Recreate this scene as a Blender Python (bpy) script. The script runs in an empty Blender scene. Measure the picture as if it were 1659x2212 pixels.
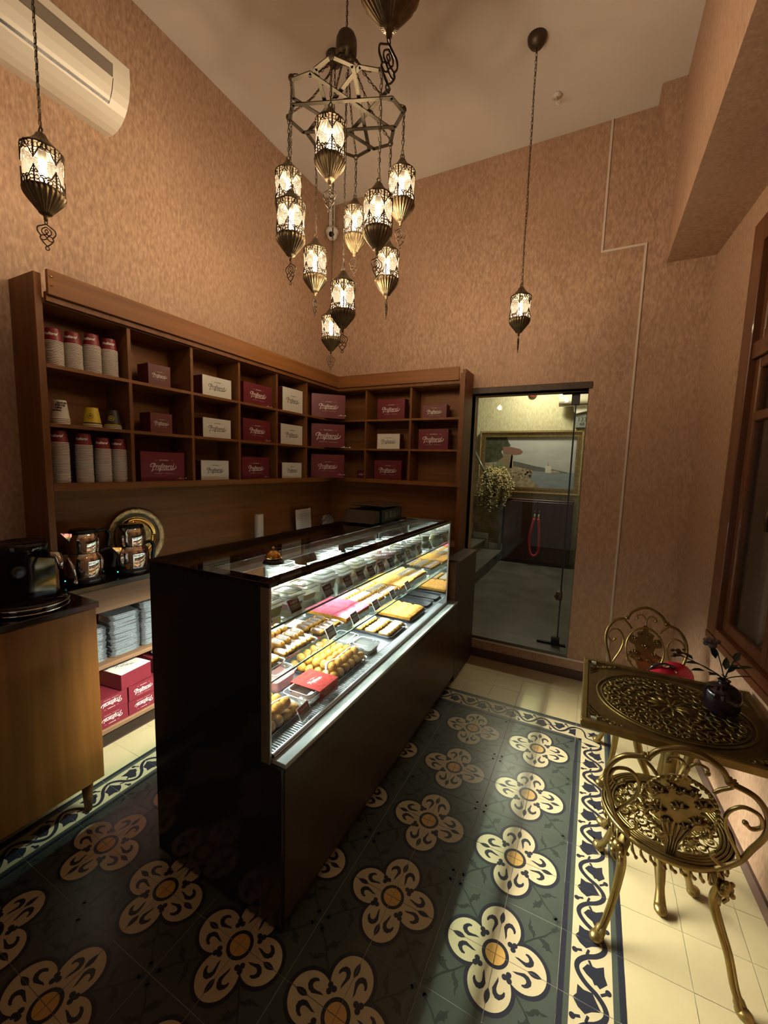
import bpy, math, random
from math import sin, cos, pi, radians
from mathutils import Vector, Matrix

# ------------------------------------------------------------ camera
SC = bpy.context.scene
COL = SC.collection
random.seed(7)
CP = (0.179983, -2.515803, 1.684548)
CY, CT, CR, CF = 0.468788, -0.113103, 0.0290423, 887.9146
_f = Vector((-sin(CY) * cos(CT), cos(CY) * cos(CT), sin(CT)))
_r = Vector((cos(CY), sin(CY), 0)); _u = _r.cross(_f)
_r2 = cos(CR) * _r + sin(CR) * _u; _u2 = -sin(CR) * _r + cos(CR) * _u
cam = bpy.data.objects.new('camera', bpy.data.cameras.new('camera'))
COL.objects.link(cam); SC.camera = cam
cam.matrix_world = Matrix(((_r2.x, _u2.x, -_f.x, CP[0]), (_r2.y, _u2.y, -_f.y, CP[1]), (_r2.z, _u2.z, -_f.z, CP[2]), (0, 0, 0, 1)))
cam.data.sensor_fit = 'HORIZONTAL'; cam.data.sensor_width = 36.0
cam.data.lens = 36.0 * CF / 1659.0
cam.data.clip_start = 0.02

# ------------------------------------------------------------ world, exposure, lamps' strengths
w = bpy.data.worlds.new('world'); SC.world = w; w.use_nodes = True
w.node_tree.nodes['Background'].inputs[0].default_value = (0.80, 0.72, 0.62, 1)
w.node_tree.nodes['Background'].inputs[1].default_value = 0.3
SC.view_settings.view_transform = 'Standard'; SC.view_settings.look = 'None'
SC.view_settings.gamma = 1.0; SC.view_settings.use_curve_mapping = False
SC.view_settings.exposure = 0.6
BULB_W = 8.8            # watts of each lantern lamp
CASE_W = 30.0            # watts of each light strip in the showcase
HALL_W = 24.0            # ceiling lamp of the hall behind the glass door
SC.cycles.max_bounces = 9; SC.cycles.diffuse_bounces = 2; SC.cycles.glossy_bounces = 4
SC.cycles.transparent_max_bounces = 24; SC.cycles.transmission_bounces = 6
SC.cycles.caustics_reflective = False; SC.cycles.caustics_refractive = False
SC.cycles.sample_clamp_indirect = 4.0; SC.cycles.use_light_tree = True
SC.cycles.use_denoising = True

# ------------------------------------------------------------ materials
def new_mat(name):
    m = bpy.data.materials.new(name); m.use_nodes = True
    return m, m.node_tree, m.node_tree.nodes['Principled BSDF']
def mat(name, c, rough=0.5, metal=0.0, spec=0.5, emit=None, es=0.0, bump=0.0, bscale=60.0, vary=0.0, vscale=8.0, coat=0.0, stretch=(1, 1, 1)):
    m, t, b = new_mat(name)
    b.inputs['Base Color'].default_value = (*c, 1); b.inputs['Roughness'].default_value = rough
    b.inputs['Metallic'].default_value = metal; b.inputs['Specular IOR Level'].default_value = spec
    b.inputs['Coat Weight'].default_value = coat; b.inputs['Coat Roughness'].default_value = 0.08
    if emit: b.inputs['Emission Color'].default_value = (*emit, 1); b.inputs['Emission Strength'].default_value = es
    N, L = t.nodes, t.links
    if bump or vary:
        tc = N.new('ShaderNodeTexCoord'); mp = N.new('ShaderNodeMapping'); mp.inputs['Scale'].default_value = stretch
        L.new(tc.outputs['Object'], mp.inputs['Vector'])
    if vary:
        n = N.new('ShaderNodeTexNoise'); n.inputs['Scale'].default_value = vscale; n.inputs['Detail'].default_value = 5
        L.new(mp.outputs['Vector'], n.inputs['Vector'])
        r = N.new('ShaderNodeValToRGB'); e = r.color_ramp.elements
        e[0].position = 0.3; e[1].position = 0.7
        e[0].color = (*[x * (1 - vary) for x in c], 1); e[1].color = (*[min(1, x * (1 + vary)) for x in c], 1)
        L.new(n.outputs['Fac'], r.inputs['Fac']); L.new(r.outputs['Color'], b.inputs['Base Color'])
    if bump:
        n = N.new('ShaderNodeTexNoise'); n.inputs['Scale'].default_value = bscale; n.inputs['Detail'].default_value = 4
        L.new(mp.outputs['Vector'], n.inputs['Vector'])
        bp = N.new('ShaderNodeBump'); bp.inputs['Strength'].default_value = bump; bp.inputs['Distance'].default_value = 0.004
        L.new(n.outputs['Fac'], bp.inputs['Height']); L.new(bp.outputs['Normal'], b.inputs['Normal'])
    return m
def wood(name, c1, c2, rough=0.4, axis='Z', scale=1.0, coat=0.0):
    m, t, b = new_mat(name); N, L = t.nodes, t.links
    tc = N.new('ShaderNodeTexCoord'); mp = N.new('ShaderNodeMapping')
    s = {'X': (0.7, 14, 14), 'Y': (14, 0.7, 14), 'Z': (14, 14, 0.7)}[axis]
    mp.inputs['Scale'].default_value = [q * scale for q in s]
    L.new(tc.outputs['Object'], mp.inputs['Vector'])
    n = N.new('ShaderNodeTexNoise'); n.inputs['Scale'].default_value = 1.6; n.inputs['Detail'].default_value = 8; n.inputs['Distortion'].default_value = 0.6
    L.new(mp.outputs['Vector'], n.inputs['Vector'])
    r = N.new('ShaderNodeValToRGB'); e = r.color_ramp.elements
    e[0].position = 0.32; e[0].color = (*c1, 1); e[1].position = 0.7; e[1].color = (*c2, 1)
    L.new(n.outputs['Fac'], r.inputs['Fac']); L.new(r.outputs['Color'], b.inputs['Base Color'])
    bp = N.new('ShaderNodeBump'); bp.inputs['Strength'].default_value = 0.08; bp.inputs['Distance'].default_value = 0.002
    L.new(n.outputs['Fac'], bp.inputs['Height']); L.new(bp.outputs['Normal'], b.inputs['Normal'])
    b.inputs['Roughness'].default_value = rough; b.inputs['Coat Weight'].default_value = coat; b.inputs['Specular IOR Level'].default_value = 0.3
    return m
def wallpaper(name, c1, c2, c3, scale=1.0):
    m, t, b = new_mat(name); N, L = t.nodes, t.links
    tc = N.new('ShaderNodeTexCoord')
    def noise(sc, mapscale, det=6, dist=0.0):
        mp = N.new('ShaderNodeMapping'); mp.inputs['Scale'].default_value = mapscale
        L.new(tc.outputs['Object'], mp.inputs['Vector'])
        n = N.new('ShaderNodeTexNoise'); n.inputs['Scale'].default_value = sc * scale; n.inputs['Detail'].default_value = det
        n.inputs['Distortion'].default_value = dist; L.new(mp.outputs['Vector'], n.inputs['Vector']); return n
    a = noise(66, (1, 1, 0.38), 9, 0.2); g = noise(1.3, (1, 1, 0.6), 3); fine = noise(170, (1, 1, 0.25), 3)
    r = N.new('ShaderNodeValToRGB'); e = r.color_ramp.elements
    e[0].position = 0.32; e[0].color = (*c1, 1); e[1].position = 0.66; e[1].color = (*c2, 1)
    L.new(a.outputs['Fac'], r.inputs['Fac'])
    mx = N.new('ShaderNodeMixRGB'); mx.blend_type = 'MIX'; mx.inputs[2].default_value = (*c3, 1)
    mr = N.new('ShaderNodeMapRange'); mr.inputs['From Min'].default_value = 0.4; mr.inputs['From Max'].default_value = 0.7; mr.inputs['To Max'].default_value = 0.6
    L.new(g.outputs['Fac'], mr.inputs['Value']); L.new(mr.outputs['Result'], mx.inputs[0]); L.new(r.outputs['Color'], mx.inputs[1])
    m2 = N.new('ShaderNodeMixRGB'); m2.blend_type = 'OVERLAY'; m2.inputs[0].default_value = 0.3
    L.new(mx.outputs[0], m2.inputs[1]); L.new(fine.outputs['Fac'], m2.inputs[2])
    L.new(m2.outputs[0], b.inputs['Base Color'])
    bp = N.new('ShaderNodeBump'); bp.inputs['Strength'].default_value = 0.25; bp.inputs['Distance'].default_value = 0.003
    L.new(a.outputs['Fac'], bp.inputs['Height']); L.new(bp.outputs['Normal'], b.inputs['Normal'])
    b.inputs['Roughness'].default_value = 0.62
    return m
def glass(name, tint=(1, 1, 1), refl=0.08, white=0.0, rough=0.0, top=0.75):
    """thin pane: see-through, a mirror share that grows at grazing angles, an optional milky share"""
    m = bpy.data.materials.new(name); m.use_nodes = True; t = m.node_tree; N, L = t.nodes, t.links
    N.remove(N['Principled BSDF']); out = N['Material Output']
    tr = N.new('ShaderNodeBsdfTransparent'); tr.inputs[0].default_value = (*tint, 1)
    gl = N.new('ShaderNodeBsdfGlossy'); gl.inputs['Roughness'].default_value = rough
    fr = N.new('ShaderNodeLayerWeight'); fr.inputs['Blend'].default_value = 0.5
    pw = N.new('ShaderNodeMath'); pw.operation = 'POWER'; pw.inputs[1].default_value = 4.0; L.new(fr.outputs['Facing'], pw.inputs[0])
    mr = N.new('ShaderNodeMapRange'); mr.inputs['To Min'].default_value = refl; mr.inputs['To Max'].default_value = top
    L.new(pw.outputs[0], mr.inputs['Value'])
    mx = N.new('ShaderNodeMixShader'); L.new(mr.outputs['Result'], mx.inputs[0]); L.new(gl.outputs[0], mx.inputs[2])
    if white:
        tl = N.new('ShaderNodeBsdfTranslucent'); tl.inputs[0].default_value = (0.95, 0.93, 0.9, 1)
        m2 = N.new('ShaderNodeMixShader'); m2.inputs[0].default_value = white
        L.new(tr.outputs[0], m2.inputs[1]); L.new(tl.outputs[0], m2.inputs[2]); L.new(m2.outputs[0], mx.inputs[1])
    else: L.new(tr.outputs[0], mx.inputs[1])
    L.new(mx.outputs[0], out.inputs['Surface'])
    return m

WALLP = wallpaper('wallpaper_rose_brown', (0.355, 0.208, 0.130), (0.550, 0.355, 0.230), (0.49, 0.300, 0.200))
WALLFAR = wallpaper('wallpaper_gold_beige', (0.40, 0.36, 0.20), (0.62, 0.56, 0.36), (0.50, 0.46, 0.29), 0.6)
CEILM = mat('ceiling_plaster', (0.84, 0.77, 0.70), 0.8, bump=0.1, bscale=9, vary=0.04, vscale=1.5)
WOODD = wood('walnut_panel_upright', (0.150, 0.054, 0.014), (0.235, 0.090, 0.024), 0.5)
WOODH = wood('walnut_panel_level', (0.190, 0.070, 0.017), (0.290, 0.115, 0.030), 0.5, 'Y')
WOODX = wood('walnut_panel_cross', (0.180, 0.066, 0.017), (0.275, 0.108, 0.030), 0.5, 'X')
WOODO = wood('walnut_cabinet_orange', (0.165, 0.062, 0.013), (0.245, 0.098, 0.022), 0.42)
WOODL = wood('walnut_light', (0.20, 0.105, 0.055), (0.29, 0.165, 0.09), 0.45, 'Y')
WOODW = wood('window_mahogany', (0.125, 0.045, 0.018), (0.180, 0.070, 0.028), 0.3, coat=0.3)
WOODK = wood('base_dark_brown', (0.052, 0.032, 0.022), (0.070, 0.044, 0.031), 0.30, 'Y')
BLACKG = mat('black_lacquer', (0.008, 0.007, 0.007), 0.06, spec=0.5)
BLACKP = mat('black_plastic', (0.012, 0.012, 0.012), 0.25)
ENDP = mat('black_end_panel', (0.017, 0.018, 0.016), 0.14, spec=0.45)
STONE = mat('grey_stone', (0.44, 0.45, 0.44), 0.3, vary=0.12, vscale=14)
STEEL = mat('brushed_steel', (0.62, 0.63, 0.64), 0.3, 1.0)
TRAYM = mat('tray_steel', (0.55, 0.56, 0.57), 0.25, 1.0)
TRAYK = mat('tray_black', (0.02, 0.02, 0.022), 0.3)
CHROME = mat('chrome', (0.78, 0.74, 0.70), 0.035, 1.0)
MIRROR = mat('mirror', (0.86, 0.88, 0.88), 0.0, 1.0)
BRONZE = mat('aged_bronze', (0.20, 0.15, 0.085), 0.38, 1.0, vary=0.25, vscale=30)
BRONZD = mat('dark_bronze', (0.10, 0.075, 0.05), 0.42, 0.9)
FRAMEB = mat('brass_plate', (0.115, 0.097, 0.068), 0.48, 1.0, vary=0.15, vscale=18)
GOLD = mat('gold_paint', (0.29, 0.205, 0.070), 0.36, 0.9, vary=0.2, vscale=25)
GOLDD = mat('gold_paint_tarnished', (0.20, 0.130, 0.045), 0.38, 0.85, vary=0.2, vscale=25)
CREAM = mat('cream_tile', (0.55, 0.45, 0.26), 0.26, vary=0.06, vscale=5, coat=0.15)
CREAMI = mat('cream_inlay', (0.54, 0.44, 0.27), 0.28, vary=0.04, vscale=9)
GREEN = mat('green_cement', (0.060, 0.070, 0.058), 0.28, vary=0.13, vscale=7, spec=0.4)
DKGREEN = mat('dark_green_inlay', (0.027, 0.034, 0.029), 0.28, spec=0.4)
NAVY = mat('blue_black_inlay', (0.022, 0.023, 0.034), 0.28, spec=0.4)
OCHRE = mat('ochre_inlay', (0.62, 0.36, 0.10), 0.28)
GROUT = mat('grout', (0.40, 0.38, 0.33), 0.8)
BASEB = mat('baseboard_brown', (0.085, 0.045, 0.038), 0.4)
WHITEP = mat('white_plastic', (0.74, 0.70, 0.63), 0.35)
CONDM = mat('conduit_white', (0.72, 0.60, 0.50), 0.45)
ACM = mat('air_conditioner_white', (0.74, 0.67, 0.56), 0.3)
ACD = mat('silver_band', (0.42, 0.37, 0.31), 0.25, 0.6)
MAROON = mat('maroon_card', (0.165, 0.018, 0.027), 0.42, vary=0.05)
MAROOD = mat('dark_maroon_card', (0.10, 0.012, 0.018), 0.45)
BROWNC = mat('brown_card', (0.15, 0.034, 0.026), 0.45)
WHITEC = mat('white_card', (0.80, 0.77, 0.68), 0.5)
INKW = mat('ink_white', (0.85, 0.80, 0.72), 0.5)
INKD = mat('ink_dark', (0.05, 0.035, 0.03), 0.5)
CUPW = mat('cup_white', (0.80, 0.74, 0.64), 0.5)
CUPR = mat('cup_red', (0.24, 0.018, 0.027), 0.4)
CUPY = mat('cup_yellow', (0.78, 0.56, 0.02), 0.4)
CUPK = mat('cup_black', (0.03, 0.027, 0.024), 0.4)
PASTRY = mat('choux_golden', (0.78, 0.38, 0.055), 0.55, bump=0.3, bscale=120, vary=0.2, vscale=35)
SPONGE = mat('sponge_orange', (0.80, 0.36, 0.04), 0.6, bump=0.6, bscale=180, vary=0.25, vscale=50)
ICEW = mat('white_icing', (0.86, 0.80, 0.64), 0.35)
ICEC = mat('chocolate_icing', (0.16, 0.085, 0.060), 0.3)
ICEP = mat('pink_sprinkles', (0.80, 0.085, 0.18), 0.5, bump=1.0, bscale=260, vary=0.3, vscale=240)
PINKI = mat('pink_icing', (0.85, 0.22, 0.28), 0.4)
PUD_Y = mat('cream_custard', (0.84, 0.72, 0.38), 0.4)
PUD_W = mat('milk_pudding', (0.84, 0.82, 0.70), 0.4)
PUD_O = mat('caramel_pudding', (0.70, 0.27, 0.11), 0.4)
PUD_P = mat('rose_pudding', (0.78, 0.30, 0.28), 0.4)
PUD_C = mat('chocolate_pudding', (0.10, 0.055, 0.04), 0.4)
CLEAR = glass('clear_plastic', (0.95, 0.97, 0.96), 0.08, 0.16)
CLEARL = glass('clear_lid_plastic', (0.93, 0.96, 0.96), 0.12, 0.30)
WRAP = glass('cling_film', (0.97, 0.97, 0.97), 0.12, 0.0, 0.06)
PANE = glass('pane', (0.95, 0.98, 0.97), 0.05)
SHELFG = glass('glass_shelf', (0.86, 0.94, 0.91), 0.07)
LAMPG = glass('lamp_glass', (0.93, 0.91, 0.88), 0.025, 0.022)
DOORG = glass('door_glass', (0.93, 0.96, 0.95), 0.015, 0.0, 0.0, 0.35)
EDGEG = mat('glass_edge', (0.16, 0.30, 0.26), 0.15)
LEDM = mat('led_strip', (1, 1, 1), 0.5, emit=(0.92, 1.0, 0.98), es=14.0)
BULBM = mat('bulb_glow', (1, 1, 1), 0.5, emit=(1.0, 0.84, 0.60), es=26.0)
GOLDB = mat('polished_brass', (0.72, 0.42, 0.12), 0.08, 1.0)
PLATEM = mat('engraved_brass', (0.62, 0.50, 0.28), 0.3, 1.0, bump=1.0, bscale=90, vary=0.4, vscale=60)
LEAFG = mat('leaf_green', (0.10, 0.16, 0.045), 0.5)
LEAFD = mat('leaf_dark', (0.018, 0.035, 0.018), 0.45)
FLOWM = mat('cream_blossom', (0.78, 0.64, 0.36), 0.6)
VASEM = mat('vase_dark_glass', (0.012, 0.006, 0.012), 0.05, coat=0.5)
HFLOOR = mat('hall_grey_stone', (0.10, 0.095, 0.08), 0.3, vary=0.25, vscale=4)
PURPLEW = WALLP

# ------------------------------------------------------------ mesh building
class MB:
    def __init__(s): s.v = []; s.f = []; s.m = []; s.T = None; s.mi = 0; s.sm = []
    def add(s, vs, fs, smooth=False):
        o = len(s.v)
        if s.T is not None: vs = [s.T @ Vector(p) for p in vs]
        s.v += [tuple(p) for p in vs]
        for f in fs: s.f.append(tuple(i + o for i in f)); s.m.append(s.mi); s.sm.append(smooth)
        return s
    def box(s, x0, x1, y0, y1, z0, z1):
        if x0 > x1: x0, x1 = x1, x0
        if y0 > y1: y0, y1 = y1, y0
        if z0 > z1: z0, z1 = z1, z0
        return s.add([(x0, y0, z0), (x1, y0, z0), (x1, y1, z0), (x0, y1, z0), (x0, y0, z1), (x1, y0, z1), (x1, y1, z1), (x0, y1, z1)],
                     [(0, 3, 2, 1), (4, 5, 6, 7), (0, 1, 5, 4), (1, 2, 6, 5), (2, 3, 7, 6), (3, 0, 4, 7)])
    def bev(s, x0, x1, y0, y1, z0, z1, b=0.004):
        """box with chamfered edges"""
        vs = []; idx = {}
        for i, (sx, X) in enumerate(((1, x0), (-1, x1))):
            for j, (sy, Y) in enumerate(((1, y0), (-1, y1))):
                for k, (sz, Z) in enumerate(((1, z0), (-1, z1))):
                    for a in range(3):
                        p = [X + sx * b, Y + sy * b, Z + sz * b]; p[a] = (X, Y, Z)[a]
                        idx[(i, j, k, a)] = len(vs); vs.append(p)
        fs = []
        for k in (0, 1): fs.append([idx[(0, 0, k, 2)], idx[(1, 0, k, 2)], idx[(1, 1, k, 2)], idx[(0, 1, k, 2)]][::(-1 if k == 0 else 1)])
        for j in (0, 1): fs.append([idx[(0, j, 0, 1)], idx[(1, j, 0, 1)], idx[(1, j, 1, 1)], idx[(0, j, 1, 1)]][::(1 if j == 0 else -1)])
        for i in (0, 1): fs.append([idx[(i, 0, 0, 0)], idx[(i, 1, 0, 0)], idx[(i, 1, 1, 0)], idx[(i, 0, 1, 0)]][::(-1 if i == 0 else 1)])
        for i in (0, 1):
            for j in (0, 1): fs.append([idx[(i, j, 0, 0)], idx[(i, j, 1, 0)], idx[(i, j, 1, 1)], idx[(i, j, 0, 1)]][::(1 if i == j else -1)])
            for k in (0, 1): fs.append([idx[(i, 0, k, 0)], idx[(i, 0, k, 2)], idx[(i, 1, k, 2)], idx[(i, 1, k, 0)]][::(1 if i == k else -1)])
        for j in (0, 1):
            for k in (0, 1): fs.append([idx[(0, j, k, 1)], idx[(1, j, k, 1)], idx[(1, j, k, 2)], idx[(0, j, k, 2)]][::(-1 if j == k else 1)])
        for i in (0, 1):
            for j in (0, 1):
                for k in (0, 1):
                    f = [idx[(i, j, k, 0)], idx[(i, j, k, 1)], idx[(i, j, k, 2)]]
                    fs.append(f[::(-1 if (i + j + k) % 2 == 0 else 1)])
        return s.add(vs, fs)
    def prism(s, poly, z0, z1, smooth=False):
        n = len(poly)
        return s.add([(x, y, z0) for x, y in poly] + [(x, y, z1) for x, y in poly],
                     [tuple(range(n))[::-1], tuple(range(n, 2 * n))] + [(i, (i + 1) % n, n + (i + 1) % n, n + i) for i in range(n)], smooth)
    def flat(s, poly, z): return s.add([(x, y, z) for x, y in poly], [tuple(range(len(poly)))])
    def lathe(s, prof, seg=24, cx=0, cy=0, flute=0, fl=0.0, smooth=True, a0=0.0, a1=2 * pi, cap=False):
        full = abs(a1 - a0 - 2 * pi) < 1e-6; n = seg if full else seg + 1; vs = []
        for (r, z) in prof:
            for i in range(n):
                a = a0 + (a1 - a0) * i / seg; rr = r * (1 + fl * cos(flute * a)) if flute else r
                vs.append((cx + rr * cos(a), cy + rr * sin(a), z))
        fs = []
        for j in range(len(prof) - 1):
            for i in range(seg):
                k = (i + 1) % n
                fs.append((j * n + i, j * n + k, (j + 1) * n + k, (j + 1) * n + i))
        s.add(vs, fs, smooth)
        return s
    def tube(s, pts, r, seg=6, closed=False, cap=True, flat=1.0, smooth=True):
        pts = [Vector(p) for p in pts]; n = len(pts)
        if n < 2: return s
        rs = r if isinstance(r, (list, tuple)) else [r] * n
        vs = []; up = None
        for i, p in enumerate(pts):
            a = pts[(i - 1) % n] if (closed or i > 0) else p; b = pts[(i + 1) % n] if (closed or i < n - 1) else p
            t = (b - a)
            if t.length < 1e-9: t = Vector((0, 0, 1))
            t.normalize()
            if up is None:
                up = Vector((0, 0, 1)) if abs(t.z) < 0.9 else Vector((1, 0, 0))
            sd = t.cross(up)
            if sd.length < 1e-6: sd = t.orthogonal()
            sd.normalize(); up = sd.cross(t).normalized()
            for k in range(seg):
                q = 2 * pi * k / seg
                vs.append(p + sd * (rs[i] * cos(q)) + up * (rs[i] * flat * sin(q)))
        fs = []
        for i in range(n if closed else n - 1):
            j = (i + 1) % n
            for k in range(seg):
                l = (k + 1) % seg; fs.append((i * seg + k, i * seg + l, j * seg + l, j * seg + k))
        if cap and not closed: fs.append(tuple(range(seg))[::-1]); fs.append(tuple((n - 1) * seg + k for k in range(seg)))
        return s.add(vs, fs, smooth)
    def ball(s, c, r, seg=12, rings=8, sc=(1, 1, 1)):
        vs = [(c[0], c[1], c[2] - r * sc[2])]
        for j in range(1, rings):
            t = -pi / 2 + pi * j / rings
            for i in range(seg):
                a = 2 * pi * i / seg
                vs.append((c[0] + r * sc[0] * cos(t) * cos(a), c[1] + r * sc[1] * cos(t) * sin(a), c[2] + r * sc[2] * sin(t)))
        vs.append((c[0], c[1], c[2] + r * sc[2])); fs = []
        for i in range(seg):
            k = (i + 1) % seg; fs.append((0, 1 + k, 1 + i)); o = 1 + (rings - 2) * seg; fs.append((len(vs) - 1, o + i, o + k))
            for j in range(rings - 2): fs.append((1 + j * seg + i, 1 + j * seg + k, 1 + (j + 1) * seg + k, 1 + (j + 1) * seg + i))
        return s.add(vs, fs, True)
    def disc(s, c, r, z, seg=24): return s.flat([(c[0] + r * cos(2 * pi * i / seg), c[1] + r * sin(2 * pi * i / seg)) for i in range(seg)], z)
    def mesh(s, name, mats):
        me = bpy.data.meshes.new(name); me.from_pydata(s.v, [], s.f)
        if not isinstance(mats, (list, tuple)): mats = [mats]
        for m in mats: me.materials.append(m)
        me.polygons.foreach_set('material_index', s.m); me.polygons.foreach_set('use_smooth', s.sm)
        me.update(); return me
    def obj(s, name, mats, parent=None, loc=(0, 0, 0), rot=0.0):
        return link(name, s.mesh(name, mats), parent, loc, rot)

def link(name, me, parent=None, loc=(0, 0, 0), rot=0.0, scale=None):
    o = bpy.data.objects.new(name, me); COL.objects.link(o)
    o.location = loc; o.rotation_euler = (0, 0, rot) if not isinstance(rot, (tuple, list)) else rot
    if scale: o.scale = scale
    if parent is not None: o.parent = parent
    return o
def tag(o, label=None, cat=None, group=None, kind=None):
    if label: o['label'] = label
    if cat: o['category'] = cat
    if group: o['group'] = group
    if kind: o['kind'] = kind
    return o
def thing(name, label, cat, loc=(0, 0, 0), rot=0.0, group=None):
    return tag(link(name, None, None, loc, rot), label, cat, group)
def dup(root, loc, rot=None, label=None, group=None):
    r = root.copy(); COL.objects.link(r); r.location = loc
    if rot is not None: r.rotation_euler = (0, 0, rot) if not isinstance(rot, (tuple, list)) else rot
    if label: r['label'] = label
    if group: r['group'] = group
    for ch in list(root.children):
        c = ch.copy(); COL.objects.link(c); c.parent = r
        for g in list(ch.children):
            d = g.copy(); COL.objects.link(d); d.parent = c
    return r
def struct(name, b, m, label=None):
    o = b.obj(name, m); o['kind'] = 'structure'
    if label: o['label'] = label
    return o
def arc(cx, cy, r, a0, a1, n, ry=None):
    ry = ry or r
    return [(cx + r * cos(radians(a0 + (a1 - a0) * i / n)), cy + ry * sin(radians(a0 + (a1 - a0) * i / n))) for i in range(n + 1)]
def spiral(cx, cy, r0, r1, a0, a1, n):
    return [(cx + (r0 + (r1 - r0) * i / n) * cos(radians(a0 + (a1 - a0) * i / n)), cy + (r0 + (r1 - r0) * i / n) * sin(radians(a0 + (a1 - a0) * i / n))) for i in range(n + 1)]
def smooth_path(pts, n=6):
    """Catmull-Rom through the points"""
    P = [Vector(p) for p in pts]; out = []
    for i in range(len(P) - 1):
        p0 = P[max(i - 1, 0)]; p1 = P[i]; p2 = P[i + 1]; p3 = P[min(i + 2, len(P) - 1)]
        for k in range(n):
            t = k / n
            out.append(0.5 * ((2 * p1) + (-p0 + p2) * t + (2 * p0 - 5 * p1 + 4 * p2 - p3) * t * t + (-p0 + 3 * p1 - 3 * p2 + p3) * t ** 3))
    out.append(P[-1]); return out
_txt = {}
def text_mesh(s, size, shear=0.0, off=0.0, ext=0.0004, align='CENTER', spacing=1.0):
    k = (s, size, shear, off, ext, align, spacing)
    if k in _txt: return _txt[k]
    cu = bpy.data.curves.new('lettering', 'FONT'); cu.body = s; cu.size = size; cu.shear = shear; cu.offset = off
    cu.extrude = ext; cu.align_x = align; cu.align_y = 'CENTER'; cu.space_character = spacing; cu.resolution_u = 3
    o = bpy.data.objects.new('lettering', cu); COL.objects.link(o)
    dg = bpy.context.evaluated_depsgraph_get(); dg.update()
    me = bpy.data.meshes.new_from_object(o.evaluated_get(dg))
    bpy.data.objects.remove(o); bpy.data.curves.remove(cu)
    _txt[k] = me; return me
def mesh_into(b, me, T):
    old = b.T; b.T = T
    b.add([v.co.copy() for v in me.vertices], [tuple(p.vertices) for p in me.polygons]); b.T = old
# ============================================================ ROOM
WL, WB, ZC = -2.26, 1.04, 4.16          # left wall, back wall, ceiling
DX0, DX1, DZ0, DZ1 = -0.80, 0.095, 0.19, 2.31
b = MB(); b.box(WL - 0.15, WL, -4.6, WB + 0.2, 0, ZC); struct('wall_left', b, WALLP)
b = MB()
b.box(WL, DX0, WB, WB + 0.2, 0, ZC); b.box(DX1, 0.90, WB, WB + 0.2, 0, ZC); b.box(DX0, DX1, WB, WB + 0.2, DZ1, ZC); b.box(DX0, DX1, WB, WB + 0.02, 0, DZ0 - 0.02)
struct('wall_back', b, WALLP)
b = MB(); b.box(WL - 0.15, 1.6, -4.6, WB + 0.2, ZC, ZC + 0.1); struct('ceiling', b, CEILM)
b = MB()
b.box(WL - 0.15, -1.0, -4.75, -4.6, 0, ZC); b.box(0.3, 1.6, -4.75, -4.6, 0, ZC); b.box(-1.0, 0.3, -4.75, -4.6, 2.5, ZC)
struct('wall_front', b, WALLP)
# right wall, slightly skewed, with the tall window
RANG = math.atan2(-1, 0.068)
def RW(name, b, m, kind='structure', parent=None):
    o = b.obj(name, m, parent)
    if parent is None: o.location = (0.79, 1.04, 0); o.rotation_euler = (0, 0, RANG)
    if kind: o['kind'] = kind
    return o
WT0, WT1, WZ0, WZ1 = 0.665, 1.95, 0.80, 2.97
b = MB(); b.box(-0.02, WT0, 0, 0.2, 0, ZC); b.box(WT1, 5.7, 0, 0.2, 0, ZC); b.box(WT0, WT1, 0, 0.2, 0, WZ0); b.box(WT0, WT1, 0, 0.2, WZ1, ZC)
RW('wall_right', b, WALLP)
b = MB()   # window casing
b.bev(WT0, WT0 + 0.13, -0.012, 0.06, WZ0, WZ1, 0.004); b.bev(WT1 - 0.13, WT1, -0.012, 0.06, WZ0, WZ1, 0.004)
b.bev(WT0 + 0.13, WT1 - 0.13, -0.012, 0.06, WZ1 - 0.13, WZ1, 0.004); b.bev(WT0 + 0.13, WT1 - 0.13, -0.012, 0.06, WZ0, WZ0 + 0.05, 0.004)
b.box(WT0 + 0.13, WT1 - 0.13, 0.0, 0.07, 2.27, 2.35)
win = RW('window_1', b, WOODW)
wmid = (WT0 + WT1) / 2
for k, (a, c) in enumerate(((WT0 + 0.13, wmid), (wmid, WT1 - 0.13))):
    for z0, z1, bars in ((WZ0 + 0.05, 2.27, (1.98,)), (2.35, WZ1 - 0.13, ())):
        b = MB(); s = 0.055
        for (p, q, e, g) in ((a, a + s, z0, z1), (c - s, c, z0, z1), (a + s, c - s, z0, z0 + s), (a + s, c - s, z1 - s, z1)): b.bev(p, q, 0.018, 0.05, e, g, 0.006)
        for (p, q, e, g) in ((a + s, a + s + 0.012, z0 + s, z1 - s), (c - s - 0.012, c - s, z0 + s, z1 - s)): b.box(p, q, 0.026, 0.045, e, g)
        for z in bars: b.bev(a + s, c - s, 0.018, 0.05, z - 0.025, z + 0.025, 0.006)
        sash = b.obj('window_sash', WOODW, win)
        b = MB(); b.box(a + s, c - s, 0.036, 0.040, z0 + s, z1 - s); b.obj('window_pane', PANE, sash)
b = MB(); b.tube([(wmid - 0.02, 0.018, 1.50), (wmid - 0.02, -0.03, 1.50)], 0.008); b.tube([(wmid - 0.02, -0.03, 1.45), (wmid - 0.025, -0.034, 1.50), (wmid - 0.02, -0.03, 1.55)], [0.009, 0.008, 0.010])
b.obj('window_handle', BRONZD, win)
b = MB(); b.box(WT0 + 0.002, WT1 - 0.002, -0.016, 0.06, WZ0 - 0.035, WZ0)
RW('trim_1', b, WOODW)['label'] = 'dark wooden window sill'
b = MB(); b.box(WT0 - 0.1, WT1 + 0.1, 0.14, 0.16, WZ0 - 0.1, WZ1 + 0.1)
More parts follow.
